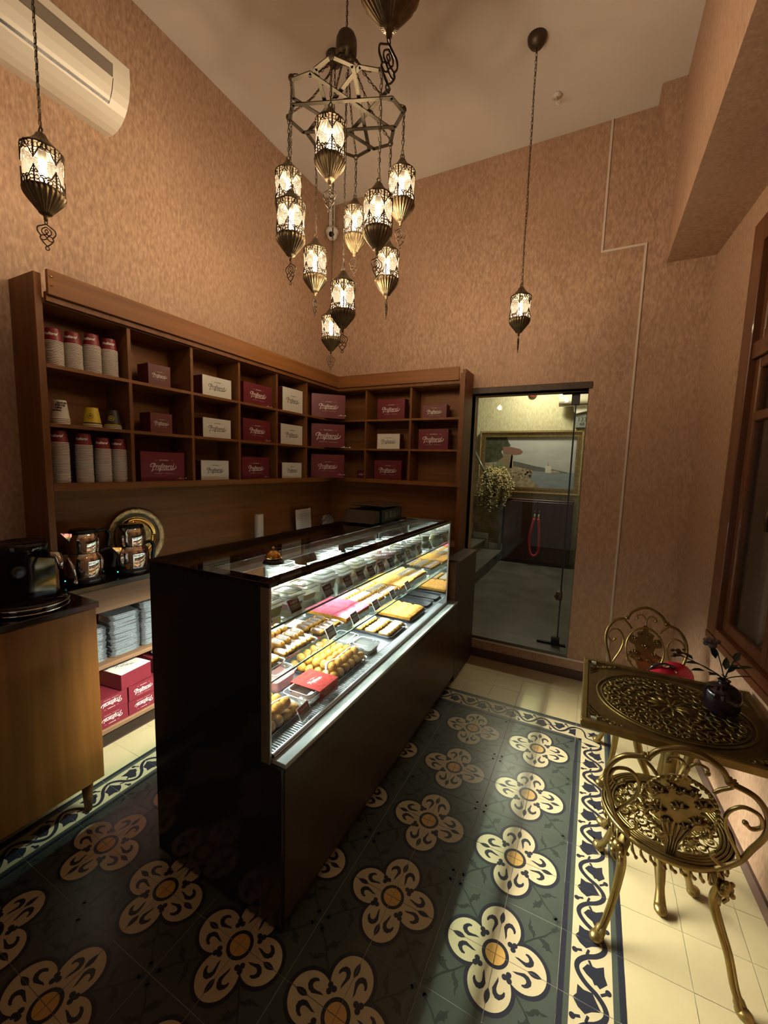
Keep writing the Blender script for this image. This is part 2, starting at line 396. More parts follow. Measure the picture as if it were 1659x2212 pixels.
backing = RW('window_backing', b, mat('backing_brown', (0.30, 0.215, 0.165), 0.8), None)  # panel added behind the panes to keep the world light out
tag(backing, 'added brown-grey blind behind the panes of the mahogany window', 'backing')
# beam over the window wall, the small stepped corner by the ceiling
BX, BZ = 0.51, 3.13
b = MB(); b.box(BX, 1.35, -4.6, WB, BZ, ZC); struct('trim_2', b, WALLP, 'wallpapered boxed beam above the window')
b = MB(); b.add([(0.375, 0.86, ZC), (BX, 0.86, ZC), (BX, WB, ZC), (0.375, WB, ZC), (0.50, WB - 0.01, 3.5), (BX, WB - 0.01, 3.5), (BX, WB, 3.5), (0.50, WB, 3.5)],
    [(0, 1, 5, 4), (1, 2, 6, 5), (2, 3, 7, 6), (3, 0, 4, 7), (0, 3, 2, 1), (4, 5, 6, 7)])
struct('trim_3', b, WALLP, 'wallpapered stepped corner under the ceiling')
# baseboards
b = MB(); b.box(-0.69, 0.79, WB - 0.012, WB, 0, 0.075); struct('baseboard_back', b, BASEB)
b = MB(); b.box(0.0, 5.6, -0.012, 0, 0, 0.06); RW('baseboard_right', b, BASEB)
b = MB(); b.box(WL, WL + 0.012, -4.6, WB, 0, 0.07); struct('baseboard_left', b, BASEB)
# white cable conduits on the back wall
b = MB(); W2 = WB - 0.009
b.box(0.096, 0.110, W2, WB, 3.285, ZC); b.box(0.096, 0.385, W2, WB, 3.271, 3.286); b.box(0.371, 0.385, W2, WB, 0.165, 3.271)
o = b.obj('cable_conduit', CONDM); tag(o, 'thin white cable conduit stepping down the back wall right of the door', 'conduit')
b = MB(); b.bev(-0.69, 0.79, WB - 0.014, WB, 0.150, 0.165, 0.003); o = b.obj('cable_conduit', CONDM); tag(o, 'white cable trunk running level below the raised door threshold', 'conduit')

# -------------------------------------------------- floor tiles
b = MB(); b.box(WL - 0.1, 1.25, -4.6, WB, -0.03, -0.0022); floor = struct('floor', b, GROUT)
TG = 0.1982; E0 = (0.2 - TG) / 2; TZ = -0.0002
def tile_base(): b = MB(); b.box(E0, 0.2 - E0, E0, 0.2 - E0, -0.008, -0.0008); return b
def quarter_mesh():
    """one quarter of the flower: its centre is the tile corner (0,0)"""
    b = tile_base(); lim = 0.2 - E0
    def clip(poly, lo=E0): return [(min(max(x, lo), lim), min(max(y, lo), lim)) for x, y in poly]
    def layer(poly, k, m): b.mi = m; b.flat(clip(poly), -0.0008 + 0.0002 * k)
    def quatre(r, nx, ny):   # petal circle (98,0) r70, quarter of the rosette
        ps = [(E0, E0)]
        aend = 45 + math.degrees(math.asin(0.098 / (r * math.sqrt(2))))
        ps += [(0.098 + r * cos(radians(a)), r * sin(radians(a))) for a in [aend * i / 14 for i in range(15)]]
        ps += [(y, x) for x, y in ps[:0:-1]]
        return ps
    layer(quatre(0.083, 0.0725, 0.0785), 1, 1)
    cre = quatre(0.070, 0.0625, 0.0605)
    layer(cre, 2, 2)
    # ring and orange centre
    layer([(E0, E0)] + arc(0, 0, 0.046, 0, 90, 10), 3, 1); layer([(E0, E0)] + arc(0, 0, 0.034, 0, 90, 10), 4, 3)
    # notch clover
    for c in ((0.041, 0.053), (0.053, 0.041), (0.057, 0.057)): layer(arc(c[0], c[1], 0.0092, 0, 345, 11), 3, 1)
    layer([(0.046, 0.052), (0.052, 0.046), (0.0665, 0.0645), (0.0645, 0.0665)], 3.3, 1)
    # half leaf on each petal axis and a crescent beside it
    hl = [(0.107, E0), (0.120, 0.0082), (0.130, 0.0094), (0.140, 0.0072), (0.153, E0)]
    cr = [(0.061, 0.0235), (0.080, 0.0175), (0.100, 0.0105), (0.114, 0.0145), (0.1235, 0.0245), (0.1240, 0.037), (0.1150, 0.0475), (0.1050, 0.0525), (0.0955, 0.0515), (0.0945, 0.0465), (0.100, 0.0445), (0.1055, 0.0405), (0.1085, 0.0335), (0.1060, 0.0275), (0.0985, 0.0235), (0.0870, 0.0240), (0.0740, 0.0262)]
    for p in (hl, cr): layer(p, 3, 1); layer([(y, x) for x, y in p][::-1], 3, 1)
    # dark foliage in the corner
    st = [(0.080, 0.074), (0.115, 0.110), (0.150, 0.138), (0.172, 0.168), (0.169, 0.171), (0.146, 0.143), (0.111, 0.114), (0.076, 0.078)]
    bud = arc(0.176, 0.176, 0.0085, 0, 345, 10) ; bt = [(0.180, 0.172), (0.197, 0.186), (0.188, 0.1885), (0.186, 0.197), (0.172, 0.180)]
    l1 = [(0.112, 0.113), (0.118, 0.128), (0.113, 0.140), (0.104, 0.144), (0.106, 0.152), (0.097, 0.156), (0.099, 0.166), (0.091, 0.181), (0.092, 0.160), (0.088, 0.150), (0.094, 0.136), (0.106, 0.128)]
    l2 = [(0.126, 0.121), (0.138, 0.116), (0.146, 0.108), (0.143, 0.098), (0.154, 0.101), (0.157, 0.092), (0.165, 0.098), (0.181, 0.094), (0.168, 0.108), (0.166, 0.120), (0.150, 0.126), (0.138, 0.128)]
    for p in (st, bud, bt, l1, l2): layer(p, 3, 4)
    b.mi = 0
    return b.mesh('flower_tile', [GREEN, NAVY, CREAMI, OCHRE, DKGREEN])
def border_mesh(corner=False):
    b = tile_base(); lim = 0.2 - E0
    def strip(x0, x1, m, k=1): b.mi = m; b.flat([(x0, E0), (x1, E0), (x1, lim), (x0, lim)], -0.0008 + 0.0002 * k)
    def layer(poly, k, m): b.mi = m; b.flat([(min(max(x, E0), lim), min(max(y, E0), lim)) for x, y in poly], -0.0008 + 0.0002 * k)
    if not corner:
        strip(E0, 0.019, 1); strip(0.019, 0.036, 4); strip(0.036, 0.163, 2); strip(0.163, 0.181, 4); strip(0.181, lim, 1)
        stem = []
        N = 28
        def sx(y):
            c = cos(2 * pi * y / 0.2); return 0.099 + 0.044 * (abs(c) ** 0.8) * (1 if c > 0 else -1)
        L1 = []; R1 = []
        for i in range(N + 1):
            y = E0 + (lim - E0) * i / N; x = sx(y); d = (sx(y + 0.001) - sx(y - 0.001)) / 0.002; n = math.hypot(1, d); h = 0.0080
            L1.append((x - h / n, y + h * d / n)); R1.append((x + h / n, y - h * d / n))
        for i in range(N): layer([L1[i], L1[i + 1], R1[i + 1], R1[i]], 2, 1)
        A = [(76, -1), (89, 18), (113, 19), (132, 32), (133, 8), (140, -12), (121, -33), (107, -21), (87, -11)]
        layer([(0.110 + (x / 1000 - 0.108) * 1.18, 0.1 + y * 1.15 / 1000) for x, y in A], 2, 1)
        B = [(63, 40), (79, 33), (101, 36), (110, 19), (121, -2), (99, -13), (83, -27), (66, -18), (53, 2), (62, 15)]
        for oy in (0.0, 0.2): layer([(0.086 + (x / 1000 - 0.086) * 1.18, oy + y * 1.1 / 1000) for x, y in B], 2, 1)
        for (x0, y0, x1, y1) in ((0.128, 0.045, 0.150, 0.062), (0.070, 0.158, 0.048, 0.150), (0.113, 0.068, 0.104, 0.085), (0.085, 0.150, 0.092, 0.170), (0.092, 0.135, 0.100, 0.120)):
            d = Vector((x1 - x0, y1 - y0)); n = Vector((-d.y, d.x)).normalized() * 0.0042
            layer([(x0 - n.x, y0 - n.y), (x1 - n.x, y1 - n.y), (x1 + n.x, y1 + n.y), (x0 + n.x, y0 + n.y)], 2, 1)
        for c in ((0.150, 0.063), (0.047, 0.149)): layer(arc(c[0], c[1], 0.0095, 0, 330, 10), 3, 1)
    else:
        b.mi = 2; b.flat([(E0, E0), (lim, E0), (lim, lim), (E0, lim)], -0.0006)
        for (p, q, m) in ((E0, 0.019, 1), (0.019, 0.036, 4)): layer([(p, p), (q, p), (q, q), (p, q)] if p > 0.01 else [(p, p), (q, p), (q, q), (p, q)], 2, m)
        layer([(0.019, E0), (0.036, E0), (0.036, 0.036), (E0, 0.036), (E0, 0.019), (0.019, 0.019)], 2, 4)
        layer([(0.163, E0), (0.181, E0), (0.181, 0.181), (E0, 0.181), (E0, 0.163), (0.163, 0.163)], 2, 4)
        layer([(0.181, E0), (lim, E0), (lim, lim), (E0, lim), (E0, 0.181), (0.181, 0.181)], 2, 1)
        layer([(0.070, 0.075), (0.090, 0.090), (0.115, 0.085), (0.130, 0.095), (0.125, 0.115), (0.140, 0.135), (0.115, 0.130), (0.105, 0.145), (0.090, 0.125), (0.068, 0.120), (0.082, 0.100)], 3, 1)
        P = smooth_path([(0.143, E0, 0), (0.140, 0.030, 0), (0.100, 0.050, 0), (0.062, 0.060, 0), (0.050, 0.110, 0), (0.030, 0.140, 0), (E0, 0.143, 0)], 5)
        for i in range(len(P) - 1):
            d = (P[i + 1] - P[i]); n = Vector((-d.y, d.x, 0)).normalized() * 0.0052
            layer([((P[i] - n).x, (P[i] - n).y), ((P[i + 1] - n).x, (P[i + 1] - n).y), ((P[i + 1] + n).x, (P[i + 1] + n).y), ((P[i] + n).x, (P[i] + n).y)], 3, 1)
    b.mi = 0
    return b.mesh('border_tile', [GREEN, NAVY, CREAMI, OCHRE, GREEN])
QM, BM, CM = quarter_mesh(), border_mesh(), border_mesh(True)
b = tile_base(); b.mi = 0; b.flat([(E0, E0), (0.2 - E0, E0), (0.2 - E0, 0.2 - E0), (E0, 0.2 - E0)], -0.0004); PM = b.mesh('plain_tile', CREAM)
tiles = []      # (x, y, mesh, quarter turn)
def put(cx, cy, me, q): tiles.append((cx, cy, me, q))
ROT = {0: (0, 0), 1: (1, 0), 2: (1, 1), 3: (0, 1)}   # corner of the tile that is the mesh origin after q turns
for ix in range(10):
    x0 = -1.8 + 0.2 * ix
    for iy in range(22):
        y0 = 0.0 - 0.2 * iy
        # flower centres lie at x = -1.6, -1.2 ... 0 and y = 0, -0.4 ...
        right = (ix % 2 == 1); up = (iy % 2 == 0)
        q = {(True, True): 0, (False, True): 1, (False, False): 2, (True, False): 3}[(right, up)]
        put(x0, y0, QM, q)
for iy in range(22): put(0.2, 0.0 - 0.2 * iy, BM, 0); put(-2.0, 0.0 - 0.2 * iy, BM, 2)
for ix in range(10): put(-1.8 + 0.2 * ix, 0.2, BM, 1)
put(0.2, 0.2, CM, 0); put(-2.0, 0.2, CM, 1)
for iy in range(26):
    y0 = 0.8 - 0.2 * iy + 0.0
    for x0 in (0.4, 0.6): put(x0, y0, PM, 0)
    put(-2.2, y0, PM, 0)
for iy in range(3):
    for ix in range(12): put(-2.0 + 0.2 * ix, 0.4 + 0.2 * iy, PM, 0)
def depth_in_view(x, y):
    d = Vector((x, y, 0)) - Vector(CP); z = d.dot(_f)
    if z < 0.3: return 99
    u = 829.5 + CF * d.dot(_r2) / z; v = 1106 - CF * d.dot(_u2) / z
    if -120 < u < 1780 and v < 2420: return z
    return 50 + z
tiles.sort(key=lambda t: depth_in_view(t[0] + 0.1, t[1] + 0.1))
rest = MB()
for i, (x0, y0, me, q) in enumerate(tiles):
    ox, oy = {0: (0, 0), 1: (0.2, 0), 2: (0.2, 0.2), 3: (0, 0.2)}[q]
    if i < 290:
        o = link('tile', me, floor, (x0 + ox, y0 + oy, TZ + random.uniform(-0.0003, 0.0003)), q * pi / 2)
    else:
        rest.T = Matrix.Translation((x0 + ox, y0 + oy, TZ)) @ Matrix.Rotation(q * pi / 2, 4, 'Z')
        n0 = len(rest.m); rest.add([v.co.copy() for v in me.vertices], [tuple(p.vertices) for p in me.polygons])
        off = {QM: 0, BM: 0, CM: 0, PM: 5}[me]
        for k, p in enumerate(me.polygons): rest.m[n0 + k] = p.material_index + off
rest.T = None
# cut strips of cream tile along the right and the left wall
for iy in range(28):
    y0 = 0.8 - 0.2 * iy
    rest.mi = 5; rest.box(0.8 + E0, 1.2, y0 + E0, y0 + 0.2 - E0, -0.012, -0.0006); rest.box(-2.26, -2.2 - E0, y0 + E0, y0 + 0.2 - E0, -0.012, -0.0006)
rest.box(-2.26, 0.9, 1.0 + E0, WB, -0.012, -0.0006)
o = rest.obj('tile_rows', [GREEN, NAVY, CREAMI, OCHRE, DKGREEN, CREAM], floor); o['kind'] = 'stuff'

# ============================================================ DOORWAY AND HALL BEHIND
b = MB(); b.box(DX0, DX1, WB - 0.005, 1.30, DZ0 - 0.03, DZ0); struct('trim_4', b, HFLOOR, 'raised grey stone threshold')
b = MB()
b.bev(DX0 - 0.05, DX1 + 0.02, WB - 0.012, WB + 0.1, DZ1, DZ1 + 0.05, 0.003); b.bev(DX0 - 0.05, DX0, WB - 0.012, WB + 0.1, DZ0, DZ1, 0.003)
b.box(DX1 - 0.004, DX1, WB, WB + 0.2, DZ0, DZ1)
door = struct('door_1', b, wood('door_frame_brown', (0.07, 0.045, 0.03), (0.10, 0.065, 0.045), 0.5))
b = MB(); b.box(DX0, -0.003, 1.197, 1.205, DZ0 + 0.01, DZ1 - 0.005); b.obj('glass_door', DOORG, door)
b = MB(); b.box(0.009, DX1 - 0.004, 1.197, 1.205, DZ0, DZ1); b.obj('glass_sidelight', DOORG, door)
b = MB(); b.box(-0.003, 0.009, 1.194, 1.208, DZ0, DZ1); b.obj('door_seal', BLACKP, door)
b = MB(); b.bev(-0.03, 0.03, 1.185, 1.215, DZ1 - 0.10, DZ1 + 0.0, 0.004); b.box(-0.10, 0.09, 1.185, 1.215, DZ1 - 0.012, DZ1); b.obj('top_pivot', BLACKP, door)
b = MB(); b.bev(-0.045, 0.02, 1.180, 1.222, DZ0, DZ0 + 0.07, 0.004); b.box(-0.16, 0.07, 1.186, 1.214, DZ0, DZ0 + 0.016); b.obj('floor_pivot', BLACKP, door)
b = MB(); b.bev(-0.035, 0.015, 1.175, 1.227, DZ0 + 0.40, DZ0 + 0.47, 0.006); b.ball((-0.03, 1.17, DZ0 + 0.435), 0.016); b.obj('door_lock', BRONZD, door)
HZ = 0.188
b = MB(); b.box(-3.0, 1.2, WB + 0.2, 4.8, HZ - 0.05, HZ); struct('floor_hall', b, HFLOOR)['label'] = 'worn grey stone floor of the hall'
b = MB(); b.box(-3.0, 1.2, 4.6, 4.75, HZ, 3.4); struct('wall_hall_back', b, WALLFAR)
b = MB(); b.box(0.10, 0.2, WB + 0.2, 4.7, HZ, 3.4); struct('wall_hall_right', b, WALLFAR)
b = MB(); b.box(-3.0, -2.9, WB + 0.2, 4.7, HZ, 3.4); struct('wall_hall_left', b, WALLFAR)
b = MB(); b.box(-3.0, 1.2, WB + 0.2, 4.8, 3.4, 3.5); struct('ceiling_hall', b, CEILM)
la = bpy.data.lights.new('hall_lamp_light', 'AREA'); la.energy = HALL_W; la.size = 0.3; la.color = (1.0, 0.90, 0.66)
lo = bpy.data.objects.new('hall_lamp_light', la); COL.objects.link(lo)
b = MB(); b.lathe([(0.0, 0.0), (0.16, 0.0), (0.17, 0.02), (0.17, 0.05), (0, 0.05)], 24)
hl = b.obj('ceiling_lamp', WHITEP, None, (-0.7, 4.0, 3.35)); tag(hl, 'round white ceiling lamp in the hall behind the glass door', 'lamp')
lo.location = (-0.7, 4.0, 3.33)
# stone-clad stair wall and steps on the left of the hall
b = MB(); b.box(-2.9, -1.12, 4.32, 4.6, HZ, 1.22); sw = struct('wall_stair', b, mat('stair_plaster', (0.20, 0.16, 0.10), 0.8))
rnd = random.Random(3)
z = HZ + 0.02
vs = MB()
while z < 1.18:
    h = rnd.uniform(0.022, 0.034); x = -2.1
    while x < -1.14:
        l = rnd.uniform(0.06, 0.16); x1 = min(x + l, -1.125)
        vs.box(x, x1 - 0.004, 4.32 - rnd.uniform(0.008, 0.022), 4.325, z, z + h - 0.004); x = x1
    z += h
o = vs.obj('stone_strips', mat('split_stone', (0.27, 0.205, 0.125), 0.8, vary=0.35, vscale=9), sw); o['kind'] = 'stuff'
b = MB(); b.box(-1.14, -1.10, 4.25, 4.6, HZ, 1.24); struct('trim_5', b, HFLOOR, 'grey stone edge of the stair wall')
b = MB(); st = thing('staircase', 'grey stone stairs rising to the left in the hall', 'stairs', (0, 0, 0))
for k in range(4):
    b = MB(); x1 = -1.10 - 0.27 * k; b.box(-2.89, x1, 2.5, 4.30, HZ + 0.155 * k + 0.001, HZ + 0.155 * (k + 1)); b.box(-2.89, x1 + 0.025, 2.49, 4.305, HZ + 0.155 * (k + 1), HZ + 0.155 * (k + 1) + 0.02)
    b.obj('step', HFLOOR, st)
b = MB()
for k in range(4): x1 = -1.10 - 0.27 * k; z1 = HZ + 0.155 * (k + 1) + 0.02; b.box(x1 - 0.20, x1 + 0.06, 4.285, 4.296, z1, z1 + 0.10); b.box(x1 + 0.0, x1 + 0.06, 4.285, 4.296, z1 - 0.15, z1)
b.obj('skirting', STONE, st)
b = MB(); b.tube([(-1.60, 4.25, 1.95), (-1.42, 4.25, 1.62), (-1.32, 4.25, 1.36)], 0.022); o = b.obj('handrail', HFLOOR); tag(o, 'pale grey sloping stair rail beside the hanging plant', 'handrail')
# dark cabinet
cab = thing('hall_cabinet', 'low dark brown two-door cabinet in the hall under the framed painting', 'cabinet', (-0.57, 4.25, HZ))
MAHO = wood('hall_cabinet_wood', (0.040, 0.016, 0.009), (0.062, 0.026, 0.014), 0.35)
b = MB(); b.bev(-0.50, 0.50, 0.02, 0.34, 0.03, 1.03, 0.004); b.box(-0.47, 0.47, 0.04, 0.34, 0, 0.03); b.obj('body', MAHO, cab)
for s in (-1, 1):
    b = MB(); b.bev(min(s * 0.004, s * 0.49), max(s * 0.004, s * 0.49), 0.0, 0.02, 0.06, 1.00, 0.003); d = b.obj('door', MAHO, cab)
    b = MB(); b.tube([(s * 0.035, -0.005, 0.72), (s * 0.035, -0.03, 0.74), (s * 0.035, -0.03, 0.84), (s * 0.035, -0.005, 0.86)], 0.007); b.obj('door_handle', BRONZ if False else BRONZD, d)
b = MB(); b.tube(smooth_path([(-0.60, 4.20, 0.93), (-0.655, 4.19, 0.62), (-0.63, 4.19, 0.40), (-0.57, 4.19, 0.345), (-0.51, 4.19, 0.42), (-0.51, 4.19, 0.62), (-0.54, 4.20, 0.93)], 8), 0.020, 10)
rope = thing('barrier_rope', 'thick red velvet barrier rope hung on the cabinet door handles', 'rope', (0, 0, 0)); b.obj('rope_body', mat('red_velvet', (0.42, 0.03, 0.045), 0.8), rope)
for x in (-0.60, -0.54):
    b = MB(); b.tube([(x, 4.20, 0.92), (x, 4.205, 1.00)], 0.014, 8); b.obj('hook', CHROME, rope)
# painting
pt = thing('framed_painting', 'gilt framed seaside landscape painting in the hall', 'painting', (-0.80, 4.58, 1.80))
PW, PH = 0.80, 0.505
b = MB()
for k, (o1, o2, y0, y1) in enumerate(((0.0, 0.035, -0.055, 0.0), (0.035, 0.07, -0.035, 0.0), (0.07, 0.10, -0.045, 0.0))):
    X, Z = PW - o1, PH - o1; x, z = PW - o2, PH - o2
    for (p, q, e, g) in ((-X, -x, -Z, Z), (x, X, -Z, Z), (-x, x, z, Z), (-x, x, -Z, -z)): b.box(p, q, y0, y1, e, g)
b.obj('picture_frame', mat('gilt_frame', (0.36, 0.26, 0.11), 0.35, 0.85, vary=0.3, vscale=30), pt)
b = MB(); n = 92
for i in range(n):
    t = i / n
    for (x, z) in ((-PW + 0.018 + t * (2 * PW - 0.036), PH - 0.018), (-PW + 0.018 + t * (2 * PW - 0.036), -PH + 0.018)): b.ball((x, -0.056, z), 0.0075, 6, 4)
    if i < 58:
        t = i / 58
        for x in (-PW + 0.018, PW - 0.018): b.ball((x, -0.056, -PH + 0.018 + t * (2 * PH - 0.036)), 0.0075, 6, 4)
o = b.obj('frame_beading', mat('gilt_beads', (0.62, 0.50, 0.27), 0.3, 0.9), pt); o['kind'] = 'stuff'
X, Z = PW - 0.10, PH - 0.10
SKY = mat('painted_sky', (0.43, 0.43, 0.42), 0.5, vary=0.10, vscale=3, stretch=(1, 1, 3)); SEA = mat('painted_sea', (0.24, 0.28, 0.31), 0.5, vary=0.12, vscale=6, stretch=(1, 1, 4))
TREE = mat('painted_tree', (0.045, 0.05, 0.025), 0.6, vary=0.5, vscale=22); ROOF = mat('painted_roof', (0.22, 0.11, 0.075), 0.6); SAND = mat('painted_shore', (0.38, 0.30, 0.19), 0.6, vary=0.4, vscale=16)
HILL = mat('painted_hill', (0.12, 0.12, 0.11), 0.6, vary=0.2, vscale=14); WPAINT = mat('painted_white_house', (0.60, 0.57, 0.50), 0.6)
b = MB(); b.T = Matrix.Rotation(radians(90), 4, 'X')
def pl(poly, m, k): b.mi = m; b.flat(poly, 0.020 + 0.0004 * k)
pl([(-X, -Z), (X, -Z), (X, Z), (-X, Z)], 0, 0)
pl([(-0.15, -0.10), (X, -0.155), (X, -Z), (-0.15, -Z)], 1, 1)
pl([(-0.24, 0.02), (-0.10, -0.01), (0.12, -0.06), (0.36, -0.10), (0.60, -0.145), (0.60, -0.16), (-0.24, -0.12)], 5, 2)
pl([(-X, -0.02), (-0.30, -0.05), (-0.12, -0.09), (0.06, -0.12), (0.10, -0.16), (0.0, -0.21), (0.02, -0.25), (0.16, -0.36), (0.22, -Z), (-X, -Z)], 4, 3)
pl([(0.27, -0.16), (0.36, -0.165), (0.36, -0.06), (0.34, -0.05), (0.27, -0.05)], 6, 4); pl([(0.305, -0.05), (0.31, 0.02), (0.315, -0.05)], 3, 4)
pl([(0.36, -0.12), (0.44, -0.125), (0.50, -0.15), (0.36, -0.16)], 4, 4)
pl([(-0.27, 0.12), (-0.31, -0.30), (-0.24, -0.30), (-0.235, 0.12)], 4, 4); pl([(-0.50, 0.13), (-0.25, 0.13), (-0.25, -0.10), (-0.50, -0.12)], 7, 4)
pl([(-X, Z), (-0.36, Z), (-0.33, 0.33), (-0.29, 0.27), (-0.36, 0.22), (-0.44, 0.18), (-0.40, 0.08), (-0.50, 0.0), (-X, -0.02)], 2, 5)
pl([(-0.42, 0.25), (-0.30, 0.25), (-0.14, 0.215), (-0.09, 0.17), (-0.12, 0.135), (-0.20, 0.12), (-0.40, 0.14)], 3, 6)
for _ in range(26):
    a = rnd.uniform(-0.28, 0.06); c = rnd.uniform(-0.26, -0.10); r = rnd.uniform(0.008, 0.022); pl(arc(a, c, r, 0, 300, 6), 8, 5)
b.obj('painted_canvas', [SKY, SEA, TREE, ROOF, SAND, HILL, WPAINT, mat('painted_wall', (0.24, 0.18, 0.12), 0.6), mat('painted_rocks', (0.16, 0.11, 0.08), 0.6)], pt)
# fire alarm bell, air conditioner, boxes in the hall
o = thing('alarm_sounder', 'small round red alarm sounder high on the hall wall', 'alarm', (-0.80, 4.59, 2.90)); b = MB(); b.T = Matrix.Rotation(radians(90), 4, 'X')
b.lathe([(0.065, 0), (0.065, 0.03), (0.05, 0.045), (0.0, 0.05)], 24); b.obj('housing', mat('alarm_red', (0.45, 0.05, 0.05), 0.4), o)
b = MB(); b.T = Matrix.Rotation(radians(90), 4, 'X'); b.lathe([(0.072, 0), (0.072, 0.012), (0, 0.012)], 24); b.obj('mounting_base', WHITEP, o)
o = thing('air_conditioner', 'white split air conditioner in the hall seen at the door top corner', 'air conditioner', (-0.14, 4.50, 2.66))
b = MB(); b.prism(arc(0, 0, 0.09, 180, 270, 6) + [(0.0, 0.28), (-0.09, 0.28)], -0.25, 0.22); 
me = b.mesh('housing', ACM); link('housing', me, o, (0, 0, 0.09), (radians(90), 0, radians(90)))
b = MB(); b.box(-0.20, 0.20, -0.075, -0.02, 0.012, 0.02); b.obj('louvre', BLACKP, o)
o = thing('meter_box', 'grey metal meter box below a tilted white cover in the hall', 'box', (-0.05, 4.50, 2.34)); b = MB(); b.bev(-0.09, 0.10, 0, 0.10, 0, 0.20, 0.004); b.obj('box_body', mat('box_grey', (0.20, 0.22, 0.21), 0.5), o)
b = MB(); mesh_into(b, text_mesh('133', 0.09), Matrix.Translation((0.0, -0.001, 0.12)) @ Matrix.Rotation(radians(90), 4, 'X')); mesh_into(b, text_mesh('48', 0.07), Matrix.Translation((0.0, -0.001, 0.05)) @ Matrix.Rotation(radians(90), 4, 'X')); b.obj('handwritten_number', INKD, o)
o = thing('router', 'tilted white plastic equipment cover on the hall wall beside the painting', 'router', (-0.06, 4.47, 2.635)); o.rotation_euler = (0, radians(-14), 0); b = MB(); b.bev(-0.12, 0.11, 0, 0.12, -0.07, 0.07, 0.008); b.obj('cover', WHITEP, o)
b = MB(); b.box(-0.02, 0.04, -0.0015, 0, 0.0, 0.004); b.obj('vent_slot', INKD, o)
# trailing plant on the stair wall
pl_ = thing('hanging_plant', 'trailing cream flowering plant in a dark pot on the stair wall', 'plant', (-1.25, 4.40, 1.24))
b = MB(); b.lathe([(0.0, 0.0), (0.10, 0.0), (0.14, 0.28), (0.15, 0.30), (0.13, 0.30), (0.12, 0.26), (0, 0.26)], 20); b.obj('pot', BLACKP, pl_)
b = MB(); bf = MB(); bg = MB()
for k in range(44):
    a = rnd.uniform(0, 2 * pi); rr = rnd.uniform(0.10, 0.34); top = rnd.uniform(0.30, 0.46); dn = rnd.uniform(-0.25, 0.18)
    P = smooth_path([(0, 0, 0.26), (rr * 0.5 * cos(a), -abs(rr * 0.3 * sin(a)) - 0.05, top), (rr * cos(a), -abs(rr * 0.4 * sin(a)) - 0.10, top - 0.12), (rr * cos(a) * 1.05, -abs(rr * 0.4 * sin(a)) - 0.12, dn)], 8)
    b.tube(P, 0.003, 4)
    for p in P[6:]:
        for _ in range(4):
            q = p + Vector((rnd.uniform(-1, 1), rnd.uniform(-1, 1), rnd.uniform(-1, 1))) * 0.024; s = rnd.uniform(0.009, 0.015)
            (bf if rnd.random() < 0.85 else bg).ball(tuple(q), s, 5, 3, (1, 1, 0.6))
for k in range(40):
    a = rnd.uniform(0, 2 * pi); e = Vector((rnd.uniform(-0.14, 0.14), rnd.uniform(-0.12, 0.02), rnd.uniform(0.40, 0.66)))
    bg.tube([(0, 0, 0.27), tuple(e * 0.7), tuple(e)], [0.004, 0.010, 0.001], 4, flat=0.3)
b.obj('stems', LEAFG, pl_); o = bf.obj('blossoms', FLOWM, pl_); o['kind'] = 'stuff'; o = bg.obj('leaves', LEAFG, pl_); o['kind'] = 'stuff'
# cable on the hall wall
b = MB(); b.tube(smooth_path([(0.095, 4.0, 1.25), (0.09, 4.0, 1.16), (0.096, 3.9, 1.0), (0.09, 3.9, 0.7), (0.05, 4.0, 0.45), (0.0, 4.1, 0.30)], 6), 0.005, 5); o = b.obj('loose_cable', BLACKP); tag(o, 'thin dark cable dangling beside the hall cabinet', 'cable')

# ============================================================ WALL FITTINGS OF THE SHOP
ac = thing('air_conditioner', 'large white split air conditioner high on the left wall', 'air conditioner', (WL, -1.115, 3.37))
prof = [(0, 0.0), (0.05, -0.006), (0.09, 0.002), (0.125, 0.018), (0.155, 0.042), (0.178, 0.072), (0.195, 0.108), (0.205, 0.150), (0.209, 0.195), (0.208, 0.248), (0.196, 0.262), (0, 0.275)]
def acx(prof, y0, y1, mt, name, sm=False):
    b = MB(); n = len(prof)
    b.add([(x, y0, z) for x, z in prof] + [(x, y1, z) for x, z in prof], [tuple(range(n)), tuple(range(n, 2 * n))[::-1]] + [(i, n + i, n + (i + 1) % n, (i + 1) % n) for i in range(n)])
    if sm: b.sm = [False, False] + [True] * n
    return b.obj(name, mt, ac)
acx(prof, -0.95, 0.04, ACM, 'housing')
def skin(z0, z1, o0, o1):
    ps = [(x, z) for x, z in prof if z0 < z < z1 and x > 0.1]
    def at(z):
        for (xa, za), (xb, zb) in zip(prof[2:-2], prof[3:-1]):
            if za <= z <= zb: return xa + (xb - xa) * (z - za) / (zb - za)
        return 0.2
    ps = [(at(z0), z0)] + ps + [(at(z1), z1)]
    return [(x + o1, z) for x, z in ps] + [(x + o0, z) for x, z in ps[::-1]]
acx(skin(0.150, 0.205, -0.002, 0.0045), -0.93, -0.045, ACD, 'silver_band')
acx(skin(0.058, 0.148, -0.002, 0.004), -0.93, -0.045, ACM, 'front_flap')
acx(skin(0.050, 0.058, -0.002, 0.001), -0.93, -0.040, BLACKP, 'flap_gap')
acx(skin(0.050, 0.148, -0.002, 0.001), -0.045, -0.040, BLACKP, 'flap_gap')
